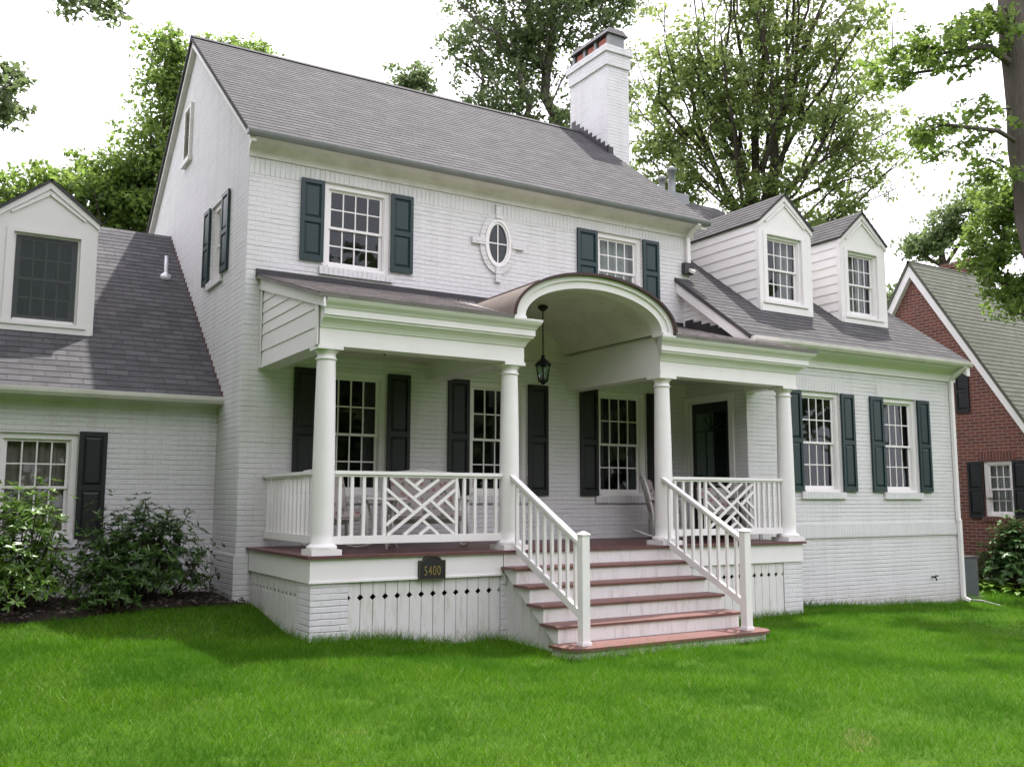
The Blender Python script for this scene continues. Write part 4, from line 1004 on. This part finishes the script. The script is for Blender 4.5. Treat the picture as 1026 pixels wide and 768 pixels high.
# ------------------------------------------------------------------ red brick house next door
RX = 17.0; RA = (1.95, 6.42); RS = 1.55
RH = thing('red_brick_house', 'red brick house next door with steep grey green shingle roof and white rake boards', 'house', (RX, 0, -1.4))
rz_ = lambda y: RA[1] - RS * abs(y - RA[0])
RL = left(RX); yfr, ybk = -1.75, 5.65
rw_ = (-.40, .29, .26, 1.49); up_ = (-1.75, -1.0, 2.66, 3.63)
ve = rz_(yfr); yat = lambda v: (RA[1] - v) / RS
mb = MB(); wallgrid(mb, RL, -ybk, -yfr, -2.0, ve, [(rw_[0], rw_[1], rw_[2], ve)])
mb.face([RL.p(-ybk, ve), RL.p(rw_[0], ve), RL.p(rw_[0], rw_[3]), RL.p(-RA[0] - yat(rw_[3]), rw_[3])]); mb.face([RL.p(rw_[1], ve), RL.p(-yfr, ve), RL.p(-RA[0] + yat(rw_[3]), rw_[3]), RL.p(rw_[1], rw_[3])])
mb.face([RL.p(-RA[0] - yat(rw_[3]), rw_[3]), RL.p(-RA[0] + yat(rw_[3]), rw_[3]), RL.p(-RA[0], RA[1])]); mb.build('gable_wall', 'red_brick', RH)
fr = front(yfr); mb = MB(); wallgrid(mb, fr, RX, 26, -2.0, rz_(yfr), []); mb.build('front_wall', 'red_brick', RH)
window(RH, RL, *rw_, cols=3, casing=.06, sill='red_soldier', curtain=('curtain', [(0, 1)], 0, 1))
for a, b in ((-.77, -.41), (.30, .66)): shutter(RH, RL, a, b, .22, 1.50, 'shutter_black')
for a, b in ((-.96, -.62),): shutter(RH, RL, a, b, 2.64, 3.65, 'shutter_black')
mb = MB(); mb.fb(RL, -.48, .37, 1.505, 1.70, .0005, .006); mb.build('soldier_course', 'red_soldier', RH)
bw = MB(); bw.fb(RL, -.75, .9, -1.3, -.86, .0005, .03); bo = bw.build('basement_window', 'trim_old', RH)
mb = MB(); mb.fb(RL, -.69, .84, -1.25, -.91, .0305, .034); mb.build('pane', 'dark', bo)
mb = MB(); x0 = RX - .16
ef = yfr - .2; eb = ybk + .2; up = .09
mb.lap((x0, ef, rz_(ef) + up), (27, ef, rz_(ef) + up), (19.7, RA[0], RA[1] + up), (x0, RA[0], RA[1] + up), .15, .010, .06)
mb.lap((27, eb, rz_(eb) + up), (x0, eb, rz_(eb) + up), (x0, RA[0], RA[1] + up), (19.7, RA[0], RA[1] + up), .15, .010, .06)
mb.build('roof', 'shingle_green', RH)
mb = MB()
for s in (1, -1):
    ye = ef if s == 1 else eb; a = [(ye, rz_(ye) - .26), (ye, rz_(ye) + .0), (RA[0], RA[1] + .0), (RA[0], RA[1] - .32)]
    mb.profx(a if s == 1 else a[::-1], RX - .13, RX - .001)
mb.build('rake_board', 'trim', RH)
mb = MB(); mb.box(20.1, 20.9, 2.3, 3.2, 3, 6.95); mb.box(20.05, 20.95, 2.25, 3.25, 6.95, 7.1); mb.build('chimney', 'red_brick', RH)

z0 = g1(13.7, -.9)
ac = thing('air_conditioner', 'dark grey box of an air conditioner standing behind the right corner of the white house', 'air conditioner', (13.7, -.92, z0))
mb = MB(); mb.box(13.37, 14.02, -1.25, -.60, z0 + .06, z0 + .78)
for k in range(16): mb.box(13.40, 13.99, -1.259, -1.2505, z0 + .10 + k * .04, z0 + .12 + k * .04); mb.box(14.0205, 14.028, -1.22, -.63, z0 + .10 + k * .04, z0 + .12 + k * .04)
mb.build('casing', 'ac', ac)
mb = MB(); mb.box(13.35, 14.04, -1.27, -.58, z0 + .78, z0 + .82); mb.build('top_grille', 'flash', ac)
mb = MB(); mb.box(13.30, 14.1, -1.32, -.55, z0 - .15, z0 + .06); mb.build('pad', 'gutter_grey', ac)
dp = [(13.22, -1.62, zg + .06)]
for k in range(6): x = 13.38 - k * .08; y = -1.72 - .12 * k; dp.append((x, y, g1(x, y) + .045 - .004 * k))
mb = MB(); mb.tube(dp, .016, 10); o = mb.build('drain_pipe', 'pipe'); o['label'] = 'thin pale drain pipe lying on the grass by the corner downspout'; o['category'] = 'pipe'

# ------------------------------------------------------------------ plants
def leaf_mesh(name, pos, nrm, size, asp, mat, parent, fold=.25, axis=None):
    """pos (n,3); each leaf is two triangles either side of a midrib"""
    n = len(pos)
    if axis is None: axis = rng.normal(size=(n, 3))
    axis = axis - nrm * (axis * nrm).sum(1, keepdims=True); axis /= np.linalg.norm(axis, axis=1, keepdims=True) + 1e-9
    side = np.cross(nrm, axis); s = size[:, None]
    a = pos - axis * s * .5; t = pos + axis * s * .5; up = nrm * s * fold * asp
    l = pos - side * s * asp * .5 + up + axis * s * -.05; r = pos + side * s * asp * .5 + up + axis * s * -.05
    v = np.stack([a, r, t, l], 1).reshape(-1, 3)
    off = np.zeros(3); q = parent
    while q is not None: off = off + np.array(q.location); q = q.parent
    v = v - off
    me = bpy.data.meshes.new(name); me.vertices.add(4 * n); me.vertices.foreach_set('co', v.ravel())
    idx = np.arange(n) * 4; tri = np.stack([idx, idx + 1, idx + 2, idx, idx + 2, idx + 3], 1).ravel()
    me.loops.add(6 * n); me.loops.foreach_set('vertex_index', tri.astype(np.int32)); me.polygons.add(2 * n)
    me.polygons.foreach_set('loop_start', (np.arange(2 * n) * 3).astype(np.int32)); me.polygons.foreach_set('loop_total', np.full(2 * n, 3, np.int32))
    me.update(calc_edges=True); me.materials.append(M[mat])
    o = bpy.data.objects.new(name, me); C.objects.link(o)
    if parent: o.parent = parent
    return o
def unit(v): return v / (np.linalg.norm(v, axis=1, keepdims=True) + 1e-9)

def tree(label, base, trunk, lobes, nclus, nleaf, leafsize, spread, mat, bark='bark', r0=.25, alpha=.45, group=None, seed=0, extra=None, gap=0.0, name='leafy_tree', rmin=.012, ex=.48):
    """trunk: polyline; lobes: (centre, radii) ellipsoids filled with twig ends; limbs grown to reach each twig"""
    rg = np.random.default_rng(seed)
    t = thing(name, label, 'tree', tuple(trunk[0]), group)
    nodes = []; par = []; plen = []
    tp = [np.array(p, float) for p in trunk]
    for a, b in zip(tp, tp[1:]):
        for k in range(5):
            p = a + (b - a) * k / 5
            nodes.append(p + rg.normal(size=3) * .03 * (len(nodes) > 0)); par.append(len(nodes) - 2); plen.append(0 if len(nodes) == 1 else plen[-1] + np.linalg.norm(nodes[-1] - nodes[-2]))
    nodes.append(tp[-1]); par.append(len(nodes) - 2); plen.append(plen[-1] + .3)
    ntr = len(nodes); first = max(1, int(ntr * gap))
    vol = np.array([l[1][0] * l[1][1] * l[1][2] for l in lobes]) ** .55; vol /= vol.sum()
    cl = []
    for l, f in zip(lobes, vol):
        k = max(3, int(nclus * f)); d = unit(rg.normal(size=(k, 3))); rr = rg.random((k, 1)) ** .45
        cl.append(np.array(l[0]) + d * rr * np.array(l[1]))
    cl = np.concatenate(cl)
    top = tp[-1]; order = np.argsort(np.linalg.norm(cl - top, axis=1))
    NN = np.array(nodes); PL = np.array(plen); PL[:ntr] -= PL[ntr - 1] * .8
    tips = []
    for i in order:
        p = cl[i]; d = np.linalg.norm(NN - p, axis=1); c = d + alpha * PL; c[:first] += 1e3
        # limbs should not droop steeply from their parent
        c += np.maximum(0, NN[:, 2] - p[2]) * .8
        j = int(np.argmin(c)); a = NN[j]; n = max(1, int(d[j] / .7)); pj = j
        for k in range(1, n + 1):
            q = a + (p - a) * k / n + (rg.normal(size=3) * .10 * min(1, d[j]) if k < n else 0); q = q + np.array([0, 0, -.12 * d[j] * (k / n) * (1 - k / n)])
            nodes.append(q); par.append(pj); pl = PL[pj] + np.linalg.norm(q - NN[pj]); pj = len(nodes) - 1
            NN = np.vstack([NN, q]); PL = np.append(PL, pl)
        tips.append(pj)
    cnt = np.zeros(len(nodes))
    for k in tips: cnt[k] += 1
    for k in range(len(nodes) - 1, 0, -1):
        if par[k] >= 0: cnt[par[k]] += cnt[k]
    rad = np.maximum(rmin, r0 * (np.maximum(cnt, .5) / max(cnt[0], 1)) ** ex)
    for k in range(ntr): rad[k] = max(rad[k], r0 * (1 - .35 * k / ntr)) if k < ntr - 3 else rad[k]
    rad[0] *= 1.25
    # follow chains
    kids = {}
    for k, q in enumerate(par):
        if q >= 0: kids.setdefault(q, []).append(k)
    mb = MB(); stack = [(0, None)]
    while stack:
        s, pr = stack.pop(); ch = [pr] if pr is not None else []
        ch.append(s); cur = s
        while cur in kids:
            ks = sorted(kids[cur], key=lambda z: -cnt[z]); 
            for z in ks[1:]: stack.append((z, cur))
            cur = ks[0]; ch.append(cur)
        rr = [min(rad[z], rad[ch[1]] if len(ch) > 1 and pr is not None else 9) for z in ch]
        mb.tube([NN[z] for z in ch], rr, 8 if rr[0] > .08 else 5, cap=False)
    mb.build('trunk', bark, t)
    # leaves gathered round the twig ends, in layered sprays
    tipP = NN[np.array(tips)]; k = rg.integers(0, len(tipP), nleaf)
    # sprays: several small sub-clusters per tip
    sub = rg.normal(size=(len(tipP), 5, 3)) * np.array([spread, spread, spread * .55])
    q = tipP[k] + sub[k, rg.integers(0, 5, nleaf)] + rg.normal(size=(nleaf, 3)) * np.array([.42, .42, .25]) * spread
    nr = unit(rg.normal(size=(nleaf, 3)) * .75 + np.array([0, 0, .8])); sz = leafsize * (.6 + .8 * rg.random(nleaf))
    leaf_mesh('crown', q, nr, sz, .62, mat, t)
    return t

def shrub(name, label, base, radii, nwh, per, size, asp, mat, seed, group=None, lift=.5, droop=0.15, stems=14, fill=.5):
    rg = np.random.default_rng(seed); t = thing(name, label, 'shrub', base, group)
    b = np.array(base); d = unit(rg.normal(size=(nwh, 3))); d[:, 2] = np.abs(d[:, 2]) * 1.1 - .25
    rr = (1 - fill * rg.random((nwh, 1)) ** 1.6) * (.72 + .42 * rg.random((nwh, 1)) ** 1.5 * (1 + .5 * np.sin(d[:, :1] * 5 + seed) * np.cos(d[:, 1:2] * 4)))
    w = b + np.array([0, 0, radii[2] * lift]) + d * rr * np.array(radii); w[:, 2] = np.maximum(w[:, 2], b[2] + .10)
    mb = MB()
    for k in rg.choice(nwh, min(nwh, stems * 5), replace=False):
        p = w[k]; m = b + (p - b) * .5 + np.array([0, 0, -.08]) + rg.normal(size=3) * .05
        mb.tube([b + rg.normal(size=3) * np.array([.08, .08, .0]), m, p], [.016, .010, .005], 5, cap=False)
    mb.build('stem', 'stem', t)
    out = unit(w - (b + np.array([0, 0, radii[2] * .2]))); out = unit(out + np.array([0, 0, .5]) + rg.normal(size=out.shape) * .25)
    P = np.repeat(w, per, 0); O = np.repeat(out, per, 0); rad = unit(np.cross(O, unit(rg.normal(size=O.shape)))); ax = unit(rad + O * (.15 + .5 * rg.random((len(P), 1))) - np.array([0, 0, droop]))
    n_ = unit(O - ax * (O * ax).sum(1, keepdims=True)); sz = size * (.6 + .7 * rg.random(len(P)))
    leaf_mesh('foliage', P + ax * sz[:, None] * .5, n_, sz, asp, mat, t, .12, ax)
    return t
shrub('rhododendron', 'full glossy dark rhododendron in the mulch bed, beside the gable corner of the white house', (-1.12, .28, g1(-1.12, .28)), (.92, .72, 1.10), 1150, 9, .088, .27, 'leaf_rhodo', 3, 'rhododendrons in the mulch bed', .38)
shrub('rhododendron', 'bright-tipped rhododendron cut by the left photo edge, under the left wing window', (-2.52, .10, g1(-2.52, .10)), (.70, .62, 1.28), 820, 9, .092, .28, 'leaf_rhodo_new', 5, 'rhododendrons in the mulch bed', .36)
shrub('rhododendron', 'low small rhododendron sprouting between the two large ones at the mulch edge', (-1.55, -.22, g1(-1.55, -.22)), (.40, .34, .40), 110, 8, .09, .28, 'leaf_rhodo', 6, 'rhododendrons in the mulch bed', .3)
shrub('viburnum', 'pale leafy shrub at the right edge in front of the red brick house', (15.7, -1.05, g1(15.7, -1.05)), (.55, .60, 1.22), 460, 7, .15, .42, 'leaf_pale', 8, None, .5, .5)
shrub('viburnum', 'dark thin shrub under the window of the red brick house', (16.25, -.30, g1(16.25, -.30)), (.5, .70, .95), 320, 7, .10, .45, 'leaf_dark', 9, None, .45, .2)
for k, (x, y) in enumerate(((15.2, -.15), (15.1, -.75), (15.2, -1.35), (15.05, -1.95), (15.3, .40), (15.45, -.5))):
    rg = np.random.default_rng(40 + k); z = g1(x, y); t = thing('hosta', 'light green hosta clump in the row along the red brick house', 'plant', (x, y, z), 'hostas along the red brick house')
    n = 70; a = rg.random(n) * 6.283; el = .25 + .9 * rg.random(n); ax = np.stack([np.cos(a) * np.cos(el), np.sin(a) * np.cos(el), np.sin(el) * .8], 1); ll = .18 + .20 * rg.random(n)
    p0 = np.array([x, y, z]) + ax * ll[:, None] * 1.0; tipd = unit(ax - np.array([0, 0, .65])); nn_ = unit(np.array([0, 0, 1.0]) - tipd * tipd[:, 2:3])
    leaf_mesh('foliage', p0, nn_, .20 + .1 * rg.random(n), .55, 'leaf_hosta', t, .1, tipd)
    mb = MB()
    for i in range(0, n, 3): mb.tube([(x, y, z), tuple(p0[i])], .006, 4, cap=False)
    mb.build('stalk', 'leaf_hosta', t)

# trees
tree('bright green tree filling the gap above the left wing dormer', None, [(-.6, 13.4, -.6), (-.6, 13.4, 3), (-.5, 13.4, 5.5)], [((-1.6, 13.4, 7.7), (1.5, 1.4, 1.3)), ((-.4, 13.2, 8.0), (1.4, 1.4, 1.4)), ((.9, 12.9, 8.3), (1.3, 1.3, 1.5)), ((-3.2, 13.8, 7.5), (1.4, 1.4, 1.3)), ((-.4, 12.9, 6.2), (2.2, 1.3, 1.1)), ((-3.6, 13.4, 6.2), (1.6, 1.3, 1.1))], 330, 38000, .14, .30, 'leaf_bright', r0=.18, seed=1, gap=.5, rmin=.008)
tree('tall bright green tree rising just behind the left gable of the white house', None, [(2.4, 13.2, -.7), (2.2, 13, 6), (1.8, 12.7, 9)], [((1.1, 12.4, 9.9), (.9, .9, 1.2)), ((1.3, 11.9, 11.3), (.7, .8, .7)), ((1.05, 11.6, 12.05), (.55, .5, .35)), ((3.3, 13.7, 13.5), (.8, .6, .2)), ((1.0, 12.6, 8.6), (1.0, .9, .9))], 230, 12500, .13, .26, 'leaf_bright', r0=.2, seed=2, gap=.6, rmin=.008)
tree('tree behind the main roof with only a small tuft showing over the ridge', None, [(10.4, 17.2, -1), (10.4, 17.2, 8), (10.4, 17.2, 13)], [((10.4, 17.2, 15.5), (.75, .7, .75))], 40, 1900, .17, .24, 'leaf_dark', r0=.16, seed=3, gap=.8, rmin=.008)
tree('dark oak with a tall open crown behind the chimney', None, [(16.0, 16.4, -1), (15.8, 16.3, 8), (15.6, 16.2, 13)], [((13.3, 17.1, 18.1), (1.5, 1.4, 2.2)), ((14.9, 16.4, 17.3), (1.4, 1.5, 1.9)), ((15.8, 14.9, 19.0), (2.0, 1.7, 1.8)), ((17.4, 15.0, 16.6), (1.5, 1.3, 2.0)), ((13.2, 15.8, 20.8), (2.2, 1.8, 1.6)), ((17.2, 14.5, 20.5), (2.2, 1.8, 1.6)), ((14.0, 17.0, 15.2), (1.7, 1.4, 1.5)), ((16.4, 15.6, 14.4), (1.6, 1.4, 1.6))], 400, 28000, .18, .37, 'leaf_dark', 'bark_grey', .30, seed=4, gap=.6)
tree('large spreading maple with many dark upright limbs behind the right dormers', None, [(17.4, 7.7, -1.3), (17.4, 7.6, 5), (17.3, 7.4, 8.4)], [((14.9, 7.5, 13.3), (1.9, 1.8, 2.6)), ((16.2, 6.0, 13.8), (2.0, 1.8, 2.8)), ((17.85, 4.5, 13.2), (1.5, 1.5, 2.5)), ((16.0, 7.5, 11.7), (2.0, 1.8, 2.0)), ((17.6, 5.9, 11.5), (2.0, 1.8, 2.0)), ((19.1, 4.7, 10.4), (1.2, 1.2, 1.5)), ((14.8, 8.8, 11.3), (.9, 1.0, 1.7)), ((15.7, 5.1, 16.0), (2.6, 2.0, 1.8)), ((15.2, 8.7, 9.6), (1.2, 1.2, 1.2)), ((16.6, 7.0, 9.6), (1.4, 1.2, 1.0)), ((18.6, 6.0, 8.8), (1.2, 1.2, .9))], 540, 40000, .14, .33, 'leaf_maple', 'bark', .34, .8, seed=5, gap=.9, rmin=.014)
tree('tall tree with a leaning bare grey trunk at the right photo edge', None, [(14.9, -2.9, -1.5), (14.25, -2.9, 3.0), (13.68, -3.0, 6.5), (13.2, -3.1, 9.8), (12.9, -3.2, 13)], [((11.9, -2.45, 8.85), (.8, .8, .55)), ((11.45, -1.9, 8.7), (.35, .4, .5)), ((12.25, -3.1, 9.2), (.6, .6, .6)), ((12.2, -2.05, 7.3), (.75, .7, .26)), ((13.0, -2.5, 6.6), (.35, .5, .5)), ((12.7, -2.8, 7.6), (.3, .3, .4)), ((13.0, -3.8, 12.4), (3.0, 2.8, 1.6))], 210, 16000, .11, .19, 'leaf_bright', 'bark_grey', .33, .3, seed=6, gap=.35, rmin=.008, ex=.72)
tree('bright green tree beside the roof of the red brick house at the right photo edge', None, [(16.6, -2.9, -1.5), (16.5, -2.5, 2.5), (16.3, -1.8, 4.0)], [((15.85, -1.1, 6.0), (.6, .7, .75)), ((15.7, -1.35, 6.9), (.55, .5, .5)), ((16.15, -1.2, 5.0), (.5, .5, .5)), ((16.5, -1.9, 6.4), (.8, .8, .9))], 120, 13000, .11, .21, 'leaf_bright', r0=.12, seed=7, gap=.6, rmin=.008)
tree('thin distant tree whose sparse crown shows left of the red house roof', None, [(29.4, 9.4, -1.5), (29.2, 9.2, 5), (29.0, 9.0, 8.6)], [((28.9, 8.75, 10.9), (1.1, 1.0, .9)), ((28.3, 9.8, 10.2), (.9, .8, .5)), ((28.1, 10.9, 8.6), (.5, .6, .9)), ((29.3, 7.8, 11.6), (1.0, .9, .6))], 100, 6000, .17, .30, 'leaf_dark', r0=.16, seed=8, gap=.6, rmin=.010)
tree('tall tree off the left edge with a dark branch tip hanging over the top left', None, [(-9.5, 4.5, -.6), (-9.2, 4.0, 6), (-7.0, 2.6, 10.6), (-3.0, 2.0, 12.0)], [((-1.65, 2.6, 8.3), (.75, .5, .28)), ((-3.0, 1.0, 11.6), (2.2, 2.0, .9)), ((-6.0, 2.5, 12.2), (2.5, 2.5, 1.4)), ((-.6, -2.6, 11.8), (2.0, 2.0, .9)), ((-3.0, -4.0, 11.6), (2.0, 2.0, .9)), ((-6.8, -2.0, 11.2), (2.4, 2.4, 1.2))], 260, 24000, .125, .24, 'leaf_dark', 'bark_grey', .26, seed=9, gap=.5, rmin=.008)
tree('smaller tree off the left photo edge with one leafy tip showing beside the dormer', None, [(-7.2, 4.8, -.6), (-7.0, 4.6, 3), (-6.6, 4.4, 5.6)], [((-2.95, 3.4, 6.75), (.45, .5, .42)), ((-5.5, 4.2, 7.2), (1.2, 1.1, 1.0))], 70, 5200, .115, .18, 'leaf_dark', 'bark_grey', .14, seed=19, gap=.6, rmin=.008)
tree('unseen low spreading tree added off the left edge to shade the left wing', None, [(-7.0, -4.2, -.8), (-6.9, -4.2, 1.0), (-6.7, -4.1, 2.6)], [((-6.4, -4.6, 4.6), (1.9, 2.8, 2.4)), ((-6.6, -1.6, 5.8), (1.8, 1.8, 1.6)), ((-6.2, -6.6, 3.4), (1.4, 1.6, 1.4)), ((-5.6, -3.2, 2.8), (1.2, 2.0, 1.6)), ((-6.4, -3.4, 8.2), (2.0, 2.6, 1.5)), ((-5.0, -1.5, 3.2), (.8, 1.3, 1.6)), ((-5.2, -4.5, 5.8), (1.0, 1.6, 1.3)), ((-5.2, -2.4, 7.4), (1.1, 1.8, 1.8))], 330, 46000, .17, .38, 'leaf_dark', 'bark_grey', .2, seed=29, gap=.6)  # added tree out of view, crown shaped to block sky light on left wing
# woods across the street, behind the camera: what the windows reflect
n = 44000; k = rng.integers(0, 120, n); cx_ = rng.uniform(-58, 45, 120); cz_ = rng.uniform(2, 12.5, 120); cy_ = -38 + rng.normal(size=120) * 3
lft = rng.random(120) < .3; cx_ = np.where(lft, -27 + rng.normal(size=120) * 3, cx_); cy_ = np.where(lft, rng.uniform(-34, 6, 120), cy_)
pp = np.stack([cx_[k], cy_[k], cz_[k]], 1) + rng.normal(size=(n, 3)) * np.array([2.4, 1.8, 1.8]); pp[:, 2] = np.abs(pp[:, 2] + .8) - .8
fw = leaf_mesh('far_woods', pp, unit(rng.normal(size=(n, 3)) * .7 + np.array([0, 0, .6])), .9 + .5 * rng.random(n), .7, 'leaf_dark', None)
fw['kind'] = 'stuff'; fw['label'] = 'leafy woods across the street, mirrored in the window panes'; fw['category'] = 'woods'

# ------------------------------------------------------------------ grass blades
def blades(n, xr, yr, hmin, hmax, wid):
    x = xr[0] + (xr[1] - xr[0]) * rng.random(n); y = yr[0] + (yr[1] - yr[0]) * rng.random(n)
    inside = ((x > .15) & (x < 7.93) & (y > YF - .0)) | ((x > 0) & (y > -.0)) | ((x > 7.7) & (x < 13.24) & (y > WOFF - .02)) | ((x > 2.5) & (x < 5.56) & (y > Y5 + .02)) | ((x < .2) & (y > -.38 + .10 * np.sin(x * 3) + .06 * np.sin(x * 11)))
    inside |= (x > 15.45 + .12 * np.sin(y * 4))
    dirt = (np.sin(x * 1.7 + 2.2 * np.sin(y * .9)) * np.sin(y * 2.1 + 1.1 * np.sin(x * 1.3)) > .955) & (rng.random(n) < .7)
    k = ~(inside | dirt); x = x[k]; y = y[k]; n = len(x)
    z = gz(x, y) + .012 * np.sin(x * 2.1 + 1.3 * np.sin(y * 1.7)) * np.sin(y * 2.4) - .004
    patch = .65 + .5 * (np.sin(x * 2.3 + np.sin(y * 3.1)) * np.sin(y * 2.7 + np.sin(x * 1.9)) * .5 + .5)
    h = (hmin + (hmax - hmin) * rng.random(n) ** 1.4) * patch
    # longer uncut fringe against the walls
    edge = ((y > WOFF - .16) & (x > 7.9)) | ((y > YF - .14) & (x < 7.9) & (x > .1)) | ((x > 2.35) & (x < 5.7) & (y > Y5 - .12)); h = np.where(edge, h * (1.2 + 1.3 * rng.random(n)), h)
    a = rng.random(n) * 6.283; ln_ = .3 + 1.1 * rng.random(n); b = rng.random(n) * 6.283
    base = np.stack([x, y, z], 1); sd_ = np.stack([np.cos(a), np.sin(a), 0 * a], 1) * (wid * (.6 + .8 * rng.random(n)))[:, None] * .5
    tip = base + np.stack([np.cos(b) * ln_ * h, np.sin(b) * ln_ * h, h], 1)
    v = np.stack([base - sd_, base + sd_, tip], 1).reshape(-1, 3)
    return v
vs_ = np.concatenate([blades(330000, (-4.6, 9), (-9.6, -1.9), .045, .085, .0052), blades(130000, (-6, 16), (-6.5, .6), .045, .09, .007), blades(40000, (-6, 3), (-4.5, -.1), .05, .10, .008), blades(35000, (8, 16), (-4, 3.5), .05, .11, .009)])
n = len(vs_) // 3; me = bpy.data.meshes.new('grass'); me.vertices.add(3 * n); me.vertices.foreach_set('co', vs_.ravel()); me.loops.add(3 * n); me.loops.foreach_set('vertex_index', np.arange(3 * n, dtype=np.int32))
me.polygons.add(n); me.polygons.foreach_set('loop_start', (np.arange(n) * 3).astype(np.int32)); me.polygons.foreach_set('loop_total', np.full(n, 3, np.int32)); me.update(calc_edges=True); me.materials.append(M['grass'])
go = bpy.data.objects.new('grass', me); C.objects.link(go); go['kind'] = 'stuff'; go['label'] = 'freshly grown green lawn grass in front of the house'; go['category'] = 'grass'
# dead leaves on the mulch
n = 1400; x = -5 + 5.1 * rng.random(n); y = -.42 + 1.6 * rng.random(n); z = gz(x, y) + .055 + .02 * rng.random(n)
lf = leaf_mesh('leaf_litter', np.stack([x, y, z], 1), unit(rng.normal(size=(n, 3)) * .4 + np.array([0, 0, 1.0])), .05 + .05 * rng.random(n), .5, 'bark_grey', None)
lf['kind'] = 'stuff'; lf['label'] = 'dead brown leaves scattered over the mulch bed'; lf['category'] = 'leaves'
